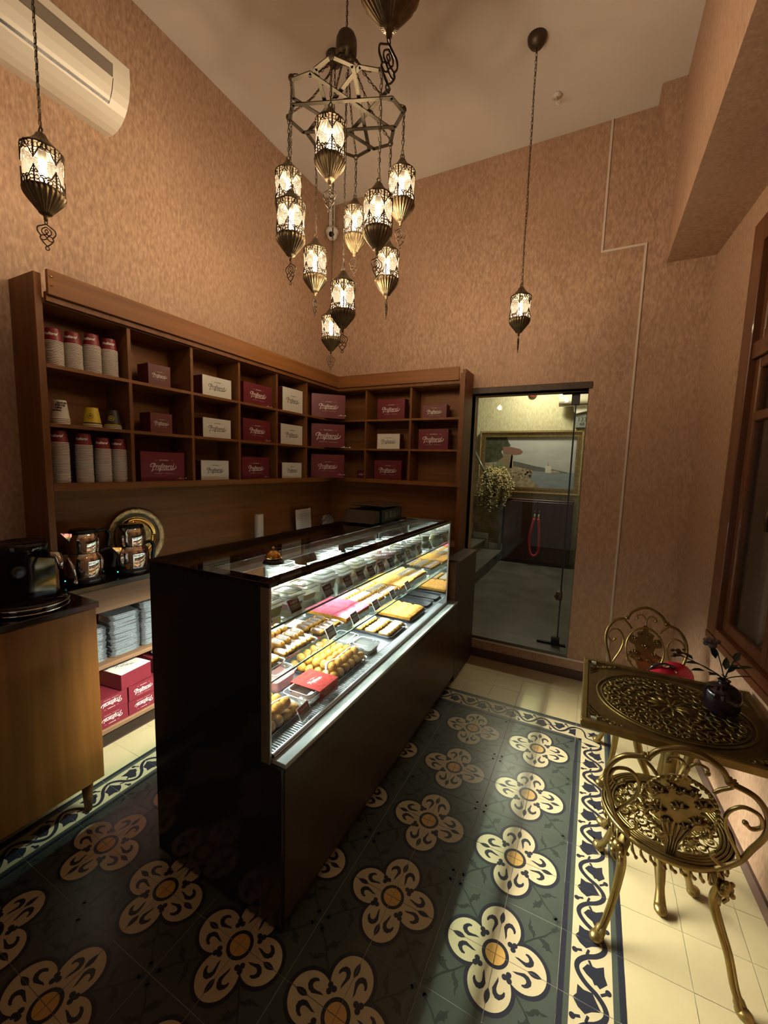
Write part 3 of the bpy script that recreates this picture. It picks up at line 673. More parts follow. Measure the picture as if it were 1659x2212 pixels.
# small hook on the ceiling, camera in the corner
b = MB(); b.lathe([(0, 0), (0.03, 0), (0.03, -0.012), (0, -0.012)], 16); b.tube([(0, 0, -0.01), (0, 0, -0.05), (0.02, 0, -0.07), (0.03, 0, -0.05)], 0.005)
o = b.obj('ceiling_hook', WHITEP, None, (-0.236, 0.667, ZC)); tag(o, 'small white hook fixed to the ceiling', 'hook')
o = thing('security_camera', 'white dome security camera high in the back left corner', 'camera', (-2.20, 0.93, 3.86)); 
b = MB(); b.lathe([(0.0, 0.02), (0.055, 0.02), (0.06, 0.0), (0.058, -0.02), (0.0, -0.02)], 20); b.obj('mount', WHITEP, o)
b = MB(); b.ball((0, 0, -0.03), 0.05, 16, 10); bb = b.obj('camera_ball', WHITEP, o)
b = MB(); b.T = Matrix.Translation((0.02, -0.036, -0.045)) @ Matrix.Rotation(radians(115), 4, 'X'); b.lathe([(0.022, -0.01), (0.022, 0.014), (0.0, 0.014)], 16); b.obj('lens', BLACKP, bb)
b = MB(); b.box(-0.05, -0.005, 0.02, 0.05, 0.0, 0.29); b.obj('cable_cover', WHITEP, o)

# ============================================================ WALL SHELVING (L-shaped, left and back wall)
SF, SB = -2.04, 0.82          # front planes of the left wing and the back wing
Y0, X1 = -1.545, -0.800       # free ends
SH = (1.556, 1.832, 2.095)    # shelf tops
T = 0.016
shf = thing('wall_shelving', 'L-shaped brown wooden wall shelving with open compartments in the back left corner', 'shelving', (0, 0, 0))
b = MB(); b.box(WL + 0.001, WL + 0.014, Y0 + 0.03, WB - 0.001, 1.043, 2.44); b.obj('back_panel', WOODH, shf)
b = MB(); b.box(WL + 0.014, X1 - 0.03, WB - 0.014, WB - 0.001, 1.043, 2.44); b.obj('back_panel', WOODX, shf)
b = MB(); b.bev(WL + 0.001, SF, Y0, Y0 + 0.030, 1.042, 2.475, 0.002); b.obj('end_panel', WOODD, shf)
b = MB(); b.bev(X1 - 0.032, X1, SB, WB - 0.001, 0.972, 2.475, 0.002); b.obj('end_panel', WOODD, shf)
for k, z in enumerate(SH):
    b = MB(); t = T if k else 0.034; b.box(WL + 0.014, SF, Y0 + 0.03, WB - 0.014, z - t, z); b.box(SF, X1 - 0.032, SB, WB - 0.014, z - t, z); b.obj('shelf', WOODH, shf)
b = MB(); b.box(WL + 0.014, SF, Y0 + 0.03, WB - 0.014, 2.355, 2.375); b.box(SF, X1 - 0.032, SB, WB - 0.014, 2.355, 2.375); b.obj('top_board', WOODH, shf)
lvl = [(SH[0], SH[1] - T), (SH[1], SH[2] - T), (SH[2], 2.355)]
for y in (-1.14, -0.763, -0.388, -0.010, 0.360):
    for z0, z1 in lvl: b = MB(); b.box(WL + 0.014, SF, y - 0.009, y + 0.009, z0, z1); b.obj('divider', WOODD, shf)
for x in (-1.724, -1.280):
    for z0, z1 in lvl: b = MB(); b.box(x - 0.009, x + 0.009, SB, WB - 0.014, z0, z1); b.obj('divider', WOODD, shf)
b = MB(); b.bev(-2.018, -2.0, Y0 + 0.035, 0.80, 2.385, 2.49, 0.002); b.obj('cornice', WOODH, shf)
b = MB(); b.bev(-2.018, -0.85, 0.782, 0.80, 2.385, 2.49, 0.002); b.obj('cornice', WOODX, shf)
b = MB(); b.box(-2.04, -2.018, Y0 + 0.035, 0.80, 2.36, 2.40); b.box(-2.018, X1, 0.80, 0.82, 2.36, 2.40); b.obj('cornice_batten', WOODD, shf)
b = MB(); b.box(X1 - 0.04, X1, 0.79, 0.82, 1.52, 2.44); b.obj('edge_strip', WOODD, shf)
for (x, y, z) in ((-1.999, Y0 + 0.05, 2.462), (-1.999, Y0 + 0.05, 2.425)):
    b = MB(); b.T = Matrix.Translation((x, y, z)) @ Matrix.Rotation(radians(90), 4, 'Y'); b.lathe([(0.006, 0), (0.005, 0.002), (0, 0.002)], 10); b.obj('screw_cap', GOLDB, shf)
b = MB(); b.T = Matrix.Translation((X1 - 0.05, SB, 1.575)) @ Matrix.Rotation(radians(90), 4, 'X'); b.lathe([(0.006, 0), (0.005, 0.002), (0, 0.002)], 10); b.obj('screw_cap', GOLDB, shf)

# -------------------------------------------------- the printed logo: word in slanted script letters with a swash
def logo_mesh(name, ink, lines=0):
    b = MB(); w = text_mesh('Profiterol', 0.30, 0.32, 0.0015, 0.0004, 'CENTER', 1.06)
    xs = [v.co.x for v in w.vertices]; W = max(xs) - min(xs); k = 0.88 / W; c = (max(xs) + min(xs)) / 2
    mesh_into(b, w, Matrix.Scale(k, 4) @ Matrix.Translation((-c, 0, 0)) @ Matrix.Diagonal((1, 1.35, 1, 1)))
    def stroke(P, r):
        P = smooth_path(P, 5); n = len(P)
        for i in range(n - 1):
            t = (P[i + 1] - P[i]).normalized(); q = Vector((-t.y, t.x, 0)); r0 = r * (0.25 + 0.75 * sin(pi * (i + 0.2) / n)); r1 = r * (0.25 + 0.75 * sin(pi * (i + 1.2) / n))
            b.add([P[i] - q * r0, P[i + 1] - q * r1, P[i + 1] + q * r1, P[i] + q * r0], [(0, 1, 2, 3)])
    stroke([(-0.33, 0.115, 0), (-0.43, 0.12, 0), (-0.52, 0.06, 0), (-0.50, -0.01, 0), (-0.45, 0.0, 0)], 0.013)
    stroke([(-0.43, -0.08, 0), (-0.45, -0.13, 0), (-0.48, -0.19, 0)], 0.016)
    stroke([(-0.43, -0.115, 0), (-0.2, -0.125, 0), (0.1, -0.125, 0), (0.35, -0.115, 0), (0.47, -0.07, 0), (0.53, 0.00, 0), (0.49, 0.04, 0)], 0.015)
    stroke([(-0.125, -0.06, 0), (-0.15, -0.13, 0), (-0.19, -0.20, 0)], 0.016)
    s = text_mesh('BEYLERBEYI', 0.06, 0, 0, 0.0004, 'CENTER', 1.25); mesh_into(b, s, Matrix.Translation((0.02, 0.235, 0)))
    for a in (-0.36, 0.30): b.box(a, a + 0.10, 0.233, 0.238, 0, 0.0004)
    if lines:
        for a, c in ((-0.38, -0.03), (0.05, 0.40)): b.box(a, c, -0.262, -0.256, 0, 0.0004)
    if lines > 1:
        b.box(0.56, 0.88, -0.475, -0.460, 0, 0.0004); b.box(0.66, 0.72, -0.445, -0.415, 0, 0.0004); b.box(0.92, 0.97, -0.475, -0.43, 0, 0.0004)
    return b.mesh(name, ink)
LOGOW = logo_mesh('printed_logo', INKW, 1); LOGOD = logo_mesh('printed_logo', INKD, 0); LOGOB = logo_mesh('printed_logo', INKW, 2)
def logo(parent, me, size, loc, rot): return link('printed_logo', me, parent, loc, rot, (size, size, 1))
def card_box(label, x, y, z, w, h, d, facing, face, side, lg, ls, group='cake boxes on the wall shelving', ly=0.0, tilt=0.0, cat='box', name='cake_box'):
    """upright carton; facing is the yaw of its front; local front is -y, width along x, origin at the bottom centre of the front"""
    t = thing(name, label, cat, (x, y, z), (radians(tilt), 0, facing), group)
    b = MB(); b.bev(-w / 2, w / 2, 0.004, d, 0, h, 0.0015); b.obj('carton', side, t)
    b = MB(); b.box(-w / 2 - 0.001, w / 2 + 0.001, 0, 0.004, -0.0, h + 0.001); b.box(-w / 2 - 0.001, w / 2 + 0.001, 0, 0.03, h, h + 0.0015)
    b.mi = 0; lid = b.obj('lid', face, t)
    logo(t, lg, ls, (0, -0.0005, h * 0.5 + ly), (radians(90), 0, 0))
    return t
PL, PBk = radians(90), 0.0      # fronts facing +x (left wing) and -y (back wing)
XF = -2.075
S0, S1_, S2_ = SH[0] + 0.0008, SH[1] + 0.0008, SH[2] + 0.0008
L = card_box
def onleft(lab, y0, y1, z, h, *a, **k): return L(lab, k.pop('x', XF), (y0 + y1) / 2, z, y1 - y0, h, k.pop('d', 0.10), PL, *a, **k)
onleft('small brown cake box, second column from the left, top shelf', -1.015, -0.883, S2_, 0.118, BROWNC, MAROOD, LOGOW, 0.085)
onleft('small brown cake box, second column from the left, middle shelf', -1.012, -0.880, S1_, 0.112, BROWNC, MAROOD, LOGOW, 0.085)
onleft('wide maroon cake box, second column from the left, bottom shelf', -1.078, -0.805, S0, 0.166, MAROON, MAROOD, LOGOB, 0.155)
onleft('white-faced cake box, third column, top shelf', -0.657, -0.428, S2_, 0.128, WHITEC, MAROOD, LOGOD, 0.135)
onleft('white-faced cake box, third column, middle shelf', -0.660, -0.437, S1_, 0.124, WHITEC, MAROOD, LOGOD, 0.135)
onleft('white-faced cake box, third column, bottom shelf', -0.681, -0.460, S0, 0.126, WHITEC, MAROOD, LOGOD, 0.130)
onleft('maroon cake box, fourth column, top shelf', -0.315, -0.030, S2_, 0.152, MAROON, MAROOD, LOGOB, 0.150)
onleft('maroon cake box, fourth column, middle shelf', -0.322, -0.045, S1_, 0.160, MAROON, MAROOD, LOGOB, 0.145)
onleft('maroon cake box, fourth column, bottom shelf', -0.334, -0.064, S0, 0.160, MAROON, MAROOD, LOGOB, 0.145)
onleft('large white-faced cake box beside the corner, top shelf', 0.098, 0.345, S2_, 0.188, WHITEC, MAROOD, LOGOD, 0.150)
onleft('white-faced cake box beside the corner, middle shelf', 0.077, 0.345, S1_, 0.160, WHITEC, MAROOD, LOGOD, 0.150)
onleft('small white-faced cake box beside the corner, bottom shelf', 0.093, 0.337, S0, 0.126, WHITEC, MAROOD, LOGOD, 0.125)
for z, h, n, s in ((S2_, 0.208, 'top', 0.165), (S1_, 0.208, 'middle', 0.215), (S0, 0.210, 'bottom', 0.165)):
    L('maroon cake box set diagonally across the corner, %s shelf' % n, -2.007, 0.633, z, 0.303, h, 0.10, radians(45), MAROON, MAROOD, LOGOB, s)
def onback(lab, x0, x1, z, h, *a, **k): return L(lab, (x0 + x1) / 2, 0.862, z, x1 - x0, h, 0.09, PBk, *a, **k)
onback('brown-red cake box on the back wall shelf, top, left of two', -1.627, -1.357, S2_, 0.178, MAROON, MAROOD, LOGOW, 0.165)
onback('small brown cake box on the back wall shelf, top right', -1.186, -0.970, S2_, 0.112, BROWNC, MAROOD, LOGOW, 0.125)
onback('small white-faced cake box on the back wall shelf, middle', -1.619, -1.396, S1_, 0.135, WHITEC, MAROOD, LOGOD, 0.140)
onback('maroon cake box on the back wall shelf, middle right', -1.212, -0.945, S1_, 0.172, MAROON, MAROOD, LOGOW, 0.180)
onback('dark maroon cake box on the back wall shelf, bottom', -1.642, -1.370, S0, 0.172, MAROON, MAROOD, LOGOW, 0.165)
L('maroon cake box lying in the shadow of the corner, bottom shelf', -1.79, 0.872, S0, 0.09, 0.075, 0.09, PBk, MAROOD, MAROOD, LOGOB, 0.05)

# -------------------------------------------------- paper cups, stacked upside down
def cup_mesh(name, wall, r0=0.0355, r1=0.0285, h=0.060, rim=CUPW, band=None):
    """upside-down cup: wide rim at the bottom"""
    b = MB(); b.mi = 1; b.lathe([(r0 - 0.003, 0.0), (r0 + 0.001, 0.0), (r0 + 0.003, 0.0025), (r0 + 0.001, 0.005), (r0 - 0.0005, 0.005)], 20)
    b.mi = 0; b.lathe([(r0 - 0.0005, 0.005), (r1, h)], 20); b.mi = 1 if band is None else 2
    b.lathe([(r1, h), (r1 - 0.002, h), (r1 - 0.003, h - 0.006), (0, h - 0.006)], 20)
    if band: b.mi = 2; b.lathe([(r0 - 0.0002, 0.008), (r0 - 0.0012, 0.014)], 20)
    return b.mesh(name, [wall, rim] + ([band] if band else []))
CH = 0.060; CUPM = cup_mesh('paper_cup', CUPR)
def wraptext(parent, s, size, r, z, cw, ink, ang, name='printed_logo', shear=0.45, slope=0.0, nx=1.0):
    w = text_mesh(s, size, shear, 0.0008, 0.0, 'CENTER', 0.9); b = MB(); 
    vs = []
    for v in w.vertices:
        q = ang + v.co.x / r; rr = r - slope * v.co.y; vs.append((rr * cos(q), rr * sin(q), z + v.co.y))
    b.add(vs, [tuple(p.vertices) for p in w.polygons]); return b.obj(name, ink, parent)
def cup_stack(y, zb, ztop, where, x=-2.10):
    step = 0.0072; n = max(2, int(round((ztop - zb - CH) / step)) + 1)
    rr = random.Random(int(y * 1000))
    for k in range(n):
        lab = 'maroon paper cup crowning the %s' % where if k == n - 1 else 'upside-down paper cup nested in the %s' % where
        if k == n - 1:
            c = thing('paper_cup', lab, 'cup', (x, y, zb + k * step), rr.uniform(-0.5, 0.1), 'cups of the ' + where)
            link('cup_body', CUPM, c)
            wraptext(c, 'Profiterol', 0.017, 0.0325, 0.034, 1, INKW, radians(-38), slope=0.125)
        else:
            c = link('paper_cup', CUPM, None, (x + rr.uniform(-0.0006, 0.0006), y + rr.uniform(-0.0006, 0.0006), zb + k * step)); tag(c, lab, 'cup', 'cups of the ' + where)
names = ('leftmost', 'second', 'third', 'fourth')
for k, (y, t) in enumerate(((-1.455, 2.262), (-1.375, 2.268), (-1.290, 2.282), (-1.207, 2.284))): cup_stack(y, S2_, t, names[k] + ' cup stack on the top shelf')
for k, (y, t) in enumerate(((-1.455, 1.806), (-1.350, 1.798), (-1.262, 1.783), (-1.180, 1.785))): cup_stack(y, S0, t, names[k] + ' cup stack on the bottom shelf')
def loose(label, wall, y, txt, ink, n, rim=CUPW, band=None, r0=0.041):
    me = cup_mesh('paper_cup', wall, r0 - 0.002, 0.0275, 0.088, rim, band)
    for k in range(n):
        if k == n - 1:
            c = thing('paper_cup', label, 'cup', (-2.10, y, S1_ + k * 0.008), 0.0); link('cup_body', me, c)
            if txt == 'coffee':
                for i in range(5): wraptext(c, ('coffee', 'tea time', 'coffee', 'fresh cup', 'good day')[i], 0.012, 0.0335, 0.028 + 0.012 * i, 1, ink, radians(-60 + 13 * i), shear=0, slope=0.155)
            else:
                b = MB()
                for rr0, rr1 in ((0.0135, 0.012), (0.010, 0.0092)):
                    for i in range(18):
                        a0, a1 = 2 * pi * i / 18, 2 * pi * (i + 1) / 18; vs = []
                        for (r_, a_) in ((rr0, a0), (rr0, a1), (rr1, a1), (rr1, a0)):
                            q = radians(-40) + r_ * cos(a_) / 0.0345; zz = r_ * sin(a_); vs.append(((0.0342 - 0.155 * zz) * cos(q), (0.0342 - 0.155 * zz) * sin(q), 0.045 + zz))
                        b.add(vs, [(0, 1, 2, 3)])
                vs = []
                for i in range(9):
                    a_ = pi * i / 8; q = radians(-40) + 0.006 * cos(a_) / 0.0345; zz = 0.006 * sin(a_) - 0.002; vs.append(((0.0342 - 0.155 * zz) * cos(q), (0.0342 - 0.155 * zz) * sin(q), 0.045 + zz))
                b.add(vs, [tuple(range(9))]); b.obj('printed_emblem', ink, c)
        else:
            c = link('paper_cup', me, None, (-2.10, y, S1_ + k * 0.008)); tag(c, 'cup nested under the ' + label, 'cup', 'cups under the ' + label)
loose('white paper cup printed all over with small dark words', CUPW, -1.445, 'coffee', INKD, 4, r0=0.040)
loose('yellow paper cup with a round black emblem', CUPY, -1.305, 'e', CUPK, 2, CUPW, CUPK, 0.042)
loose('black paper cup with a round yellow emblem', CUPK, -1.205, 'e', CUPY, 2, CUPW, CUPY, 0.041)

# ============================================================ BACK COUNTER along the left wall and the side cabinet
CF_ = -2.02; CT_ = 1.04
bc = thing('back_counter', 'open wooden counter with shelves along the left wall behind the display case', 'counter', (0, 0, 0))
b = MB(); b.bev(WL + 0.013, CF_ - 0.01, -1.49, 1.02, 0.885, 1.012, 0.003); b.obj('apron', WOODL, bc)
for z0, z1 in ((0.585, 0.607), (0.225, 0.250)): b = MB(); b.bev(WL + 0.013, CF_, -1.49, 1.02, z0, z1, 0.002); b.obj('shelf', WOODL, bc)
b = MB(); b.box(WL + 0.013, WL + 0.025, -1.49, 1.02, 0.25, 0.885); b.obj('back_panel', WOODH, bc)
for y in (-0.45, 0.55): b = MB(); b.box(WL + 0.025, CF_, y, y + 0.02, 0.25, 0.885); b.obj('divider', WOODD, bc)
for y in (-1.40, -0.2, 0.9): b = MB(); b.tube([(-2.13, y, 0.0), (-2.13, y, 0.225)], [0.018, 0.028], 12); b.obj('leg', WOODD, bc)
wt = MB(); wt.bev(WL + 0.013, CF_ + 0.0, -1.492, 1.02, 1.012, CT_, 0.002); o = wt.obj('worktop', mat('black_brown_worktop', (0.022, 0.013, 0.010), 0.18, coat=0.2)); tag(o, 'thin black-brown worktop under the tea kettles along the left wall', 'worktop')
sc_ = thing('sideboard', 'large orange-brown wooden cabinet on tapered legs at the left edge', 'cabinet', (0, 0, 0))
b = MB(); b.bev(-2.20, -1.785, -2.75, -1.50, 0.19, 1.012, 0.003); b.obj('body', WOODO, sc_)
for k in range(2):
    b = MB(); y0 = -1.502 - 0.62 * (k + 1); b.bev(-1.785, -1.767, y0 + 0.003, y0 + 0.617, 0.192, 1.010, 0.002); b.obj('door', WOODO, sc_)
for x, y in ((-1.86, -1.535), (-2.13, -1.535), (-1.86, -2.70), (-2.13, -2.70)):
    b = MB(); b.lathe([(0.0, 0.0), (0.015, 0.0), (0.028, 0.19), (0, 0.19)], 16); b.obj('leg', WOODD, sc_, (x, y, 0))
b = MB(); b.bev(-2.245, -1.76, -2.76, -1.494, 1.012, CT_, 0.003); o = b.obj('worktop', mat('dark_worktop', (0.018, 0.011, 0.009), 0.2, coat=0.2)); tag(o, 'black-brown top slab of the orange-brown sideboard, under the coffee machine', 'worktop')
# stacks of clear lids on the upper shelf of the counter
lidm = MB(); lidm.prism([(x * 0.080, y * 0.068) for x, y in ((-1, -0.8), (-0.8, -1), (0.8, -1), (1, -0.8), (1, 0.8), (0.8, 1), (-0.8, 1), (-1, 0.8))], 0.0045, 0.0068); lidm.prism([(x * 0.072, y * 0.060) for x, y in ((-1, -0.8), (-0.8, -1), (0.8, -1), (1, -0.8), (1, 0.8), (0.8, 1), (-0.8, 1), (-1, 0.8))], 0.0, 0.0085)
LIDST = lidm.mesh('container_lid', mat('foil_lid', (0.50, 0.53, 0.54), 0.22, 0.75))
for (y, n, w_) in ((-1.385, 21, 'behind the cabinet edge'), (-1.205, 26, 'in the middle of the counter shelf'), (-1.035, 29, 'half hidden by the black case end')):
    rr = random.Random(n)
    for k in range(n):
        c = link('foil_container', LIDST, None, (-2.125 + rr.uniform(-0.003, 0.003), y + rr.uniform(-0.003, 0.003), 0.608 + k * 0.0088), rr.uniform(-0.05, 0.05) + pi / 2)
        tag(c, 'shallow silvery container in the stack ' + w_, 'container', 'container stack ' + w_)
# cartons in the bottom compartment
def lowbox(lab, y, z, w, h, d, face, side, ls, flip=False, yaw=0.0, lg=None):
    t = card_box(lab, CF_ - 0.012, y, z, w, h, d, PL + yaw, face, side, lg or LOGOW, ls, 'cartons in the bottom of the back counter')
    if flip:
        for c in t.children:
            if c.name.startswith('printed_logo'): c.rotation_euler = (radians(90), radians(180), 0)
    return t
lowbox('maroon carton with upside-down lettering, lowest left in the counter', -1.315, 0.2505, 0.165, 0.085, 0.19, MAROON, MAROON, 0.10, True)
lowbox('maroon carton with upside-down lettering, second in the left pile', -1.315, 0.3375, 0.165, 0.080, 0.19, MAROON, MAROON, 0.10, True)
lowbox('maroon carton with upside-down lettering, lowest in the right pile', -1.140, 0.2505, 0.170, 0.080, 0.19, MAROON, MAROON, 0.10, True)
lowbox('maroon carton leaning forward above the lowest right carton', -1.140, 0.3335, 0.165, 0.085, 0.19, MAROON, MAROON, 0.10)
t = thing('cake_box', 'white-topped maroon carton on top of the piles in the counter', 'box', (-2.125, -1.185, 0.4215), 0.12, 'cartons in the bottom of the back counter')
b = MB(); b.bev(-0.092, 0.092, -0.092, 0.092, 0, 0.088, 0.002); b.obj('carton', MAROON, t); b = MB(); b.box(-0.091, 0.091, -0.091, 0.091, 0.088, 0.0895); b.obj('lid', WHITEC, t)
logo(t, LOGOD, 0.10, (0, 0, 0.0897), (0, 0, radians(60)))
lowbox('maroon carton standing behind, at the right of the bottom compartment', -0.97, 0.2505, 0.15, 0.17, 0.19, MAROON, MAROON, 0.09)
lowbox('maroon carton under the crumpled film, right of the bottom compartment', -0.97, 0.4215, 0.15, 0.075, 0.19, MAROON, MAROON, 0.09)
def crumple(name, label, cat, loc, r, m, sc=(1, 1, 1), seed=1):
    rr = random.Random(seed); b = MB(); b.ball((0, 0, 0), r, 14, 9, sc); b.sm = [False] * len(b.sm)
    b.v = [tuple(c * rr.uniform(0.72, 1.25) for c in v) for v in b.v]; o = b.obj(name, m, None, loc); return tag(o, label, cat)
crumple('crumpled_film', 'crumpled clear film on the right carton in the counter', 'film', (-2.10, -0.985, 0.533), 0.045, mat('film_white', (0.55, 0.56, 0.56), 0.2, 0.2), (1, 1, 0.7), 4)

# ============================================================ THINGS ON THE BACK COUNTER
def kettle(label, x, y, yaw, top_yaw):
    t = thing('tea_kettle', label, 'kettle', (x, y, CT_ + 0.001), yaw, 'double tea kettles')
    b = MB(); b.lathe([(0, 0), (0.082, 0), (0.088, 0.012), (0.086, 0.040), (0, 0.040)], 32); bs = b.obj('heating_base', BLACKP, t)
    b = MB(); b.T = Matrix.Translation((0.086, 0.0, 0.024)) @ Matrix.Rotation(radians(90), 4, 'Y'); b.lathe([(0.004, 0), (0.004, 0.003), (0, 0.003)], 10); b.obj('indicator_lamp', mat('teal_lamp', (0.02, 0.3, 0.25), 0.4, emit=(0.1, 0.9, 0.7), es=1.0), bs)
    def pot(z, h, R, nm, ang):
        b = MB(); b.lathe([(R * 0.97, 0), (R, 0.02), (R, h * 0.62), (R * 0.93, h * 0.82), (R * 0.76, h * 0.97), (R * 0.74, h)], 40); p = b.obj(nm, CHROME, t, (0, 0, z), ang)
        b = MB(); P = smooth_path([(-R * 0.80, 0, h * 0.92), (-R - 0.035, 0, h * 0.98), (-R - 0.058, 0, h * 0.72), (-R - 0.052, 0, h * 0.30), (-R - 0.048, 0, h * 0.12)], 6); b.tube(P, 0.012, 8, flat=0.8); b.obj('handle', BLACKP, p)
        b = MB(); b.T = Matrix.Translation((R * 0.86, 0, h * 0.80)); b.add([(0, -0.018, 0.02), (0, 0.018, 0.02), (0.045, 0.006, 0.028), (0.045, -0.006, 0.028), (0, -0.012, -0.03), (0, 0.012, -0.03)], [(0, 1, 5, 4), (0, 4, 3), (1, 2, 5), (3, 4, 5, 2), (0, 3, 2, 1)]); b.obj('spout', CHROME, p)
        return p
    pot(0.040, 0.122, 0.086, 'lower_pot', 0)
    u = pot(0.162, 0.100, 0.072, 'upper_pot', top_yaw)
    b = MB(); b.lathe([(0.060, 0.0), (0.062, 0.012), (0.056, 0.018), (0.02, 0.019), (0.0, 0.020)], 28); b.obj('lid', BLACKP, u, (0, 0, 0.096))
kettle('chrome double tea kettle, left of the two, nearer the coffee machine', -2.120, -1.365, radians(-95), 0.15)
kettle('chrome double tea kettle, right of the two, in front of the engraved plate', -2.106, -1.130, radians(-82), radians(25))
pt_ = thing('engraved_plate', 'round engraved brass plate leaning on the wall behind a kettle', 'plate', (-2.196, -1.03, CT_ + 0.008), 0)
pt_.rotation_euler = (0, radians(84), 0)
pt_.scale = (1.07, 1.07, 1.0)
b = MB(); b.T = Matrix.Translation((-0.16, 0, 0)); b.lathe([(0.0, 0.0), (0.080, 0.0)], 48); b.obj('centre', PLATEM, pt_)
b = MB(); b.T = Matrix.Translation((-0.16, 0, 0)); b.lathe([(0.080, 0.0), (0.082, 0.004), (0.086, 0.0), (0.108, 0.001), (0.110, 0.005), (0.113, 0.001)], 48); b.obj('inner_ring', GOLDB, pt_)
b = MB(); b.T = Matrix.Translation((-0.16, 0, 0)); b.lathe([(0.113, 0.001), (0.128, 0.002)], 48); b.obj('dark_ring', BRONZD, pt_)
b = MB(); b.T = Matrix.Translation((-0.16, 0, 0)); b.lathe([(0.128, 0.002), (0.130, 0.008), (0.156, 0.012), (0.160, 0.009), (0.156, 0.004), (0.10, -0.006), (0, -0.006)], 48); b.obj('rim', PLATEM, pt_)
# coffee machine at the left edge
cm = thing('coffee_machine', 'glossy black coffee machine with chrome spout on the left sideboard', 'coffee machine', (-1.96, -1.70, CT_ + 0.001), radians(8))
b = MB(); pr = [(-0.15, -0.17), (0.02, -0.19), (0.09, -0.15), (0.11, 0.0), (0.09, 0.13), (0.03, 0.16), (-0.15, 0.15)]
b.prism(pr, 0.0, 0.035); b.prism([(x * 0.9 - 0.02, y * 0.82) for x, y in pr], 0.035, 0.22); b.prism([(x * 0.8 - 0.02, y * 0.72) for x, y in pr], 0.22, 0.25); b.obj('body', BLACKG, cm)
b = MB(); b.lathe([(0.085, 0.0), (0.088, 0.02), (0.078, 0.036), (0.070, 0.030), (0.0, 0.024)], 28); b.obj('top_cup_tray', BLACKG, cm, (0.0, 0.02, 0.245))
b = MB(); b.lathe([(0.0, 0.0), (0.125, 0.0), (0.135, 0.012), (0.135, 0.035), (0.125, 0.045), (0.0, 0.045)], 32, a0=-pi / 2 - 0.3, a1=pi / 2 + 0.3); dt = b.obj('drip_tray', BLACKG, cm, (0.055, 0.0, 0.0))
for z in (0.010, 0.030): b = MB(); P = [(0.137 * cos(radians(a)), 0.137 * sin(radians(a)), z) for a in range(-70, 75, 8)]; b.tube(P, 0.0035, 6); b.obj('chrome_strip', CHROME, dt)
b = MB(); b.tube([(0.075, 0.06, 0.225), (0.14, 0.07, 0.222), (0.150, 0.072, 0.19), (0.150, 0.072, 0.165)], [0.018, 0.016, 0.012, 0.009], 12); b.obj('spout', CHROME, cm)
b = MB(); b.tube([(0.14, 0.11, 0.20), (0.165, 0.115, 0.16), (0.17, 0.118, 0.10)], 0.006, 8); b.ball((0.168, 0.118, 0.095), 0.010); b.obj('steam_wand', CHROME, cm)
b = MB(); b.T = Matrix.Translation((0.085, -0.05, 0.17)) @ Matrix.Rotation(radians(90), 4, 'Y'); b.lathe([(0.026, 0), (0.026, 0.012), (0.022, 0.016), (0, 0.016)], 24); b.obj('dial', BLACKP, cm)
# kitchen roll, papers and odds behind the case
kr = thing('paper_roll', 'white kitchen paper roll standing upright on the back counter', 'paper roll', (-2.13, -0.115, CT_ + 0.001)); b = MB(); b.lathe([(0.013, 0), (0.034, 0), (0.034, 0.235), (0.013, 0.235)], 24); b.obj('paper', WHITEC, kr); b = MB(); b.lathe([(0.012, 0.0), (0.013, 0.0), (0.013, 0.236), (0.012, 0.236), (0.012, 0)], 20); b.obj('core', BROWNC, kr)
ps = thing('paper_sheet', 'white printed sheet propped up behind the display case', 'paper', (-2.155, 0.49, CT_ + 0.002), 0.0); ps.rotation_euler = (0, radians(-6), radians(3))
b = MB(); n = 8; vs = []
for i in range(n + 1):
    for z in (0.0, 0.225): y = -0.125 + 0.25 * i / n; vs += [(0.012 * sin(i * 0.5) + (0.01 if z else 0), y, z)]
b.add(vs, [(2 * i, 2 * i + 2, 2 * i + 3, 2 * i + 1) for i in range(n)], True); sh_ = b.obj('sheet', mat('paper_white', (0.72, 0.70, 0.68), 0.6), ps)
b = MB()
for i in range(9): b.box(0.025, 0.0255, -0.09, -0.09 + 0.15 * (0.7 + 0.3 * ((i * 37) % 5) / 5), 0.03 + i * 0.019, 0.032 + i * 0.019)
b.obj('printed_lines', mat('ink_grey', (0.35, 0.34, 0.34), 0.6), ps)
crumple('crumpled_bag', 'crumpled clear plastic bag beside the propped sheet', 'bag', (-2.12, 0.80, CT_ + 0.078), 0.075, mat('bag_film', (0.30, 0.28, 0.27), 0.15, 0.3), (0.8, 1.1, 0.95), 9)
b = MB(); b.bev(-0.05, 0.05, -0.09, 0.09, 0, 0.020, 0.003); o = b.obj('notepad', WHITEC, None, (-2.11, 0.74, CT_ + 0.001), 0.1); o.location = (-2.08, 0.66, CT_ + 0.001); tag(o, 'small cream notepad lying in front of the plastic bag', 'notepad')
b = MB(); b.tube([(0, -0.05, 0.02), (0.0, 0, 0.06), (0, 0.06, 0.07)], [0.01, 0.022, 0.004], 8, flat=0.4); o = b.obj('red_cloth', MAROON, None, (-2.10, 0.13, CT_ + 0.0)); tag(o, 'small folded red cloth on the back counter beside the paper roll', 'cloth')
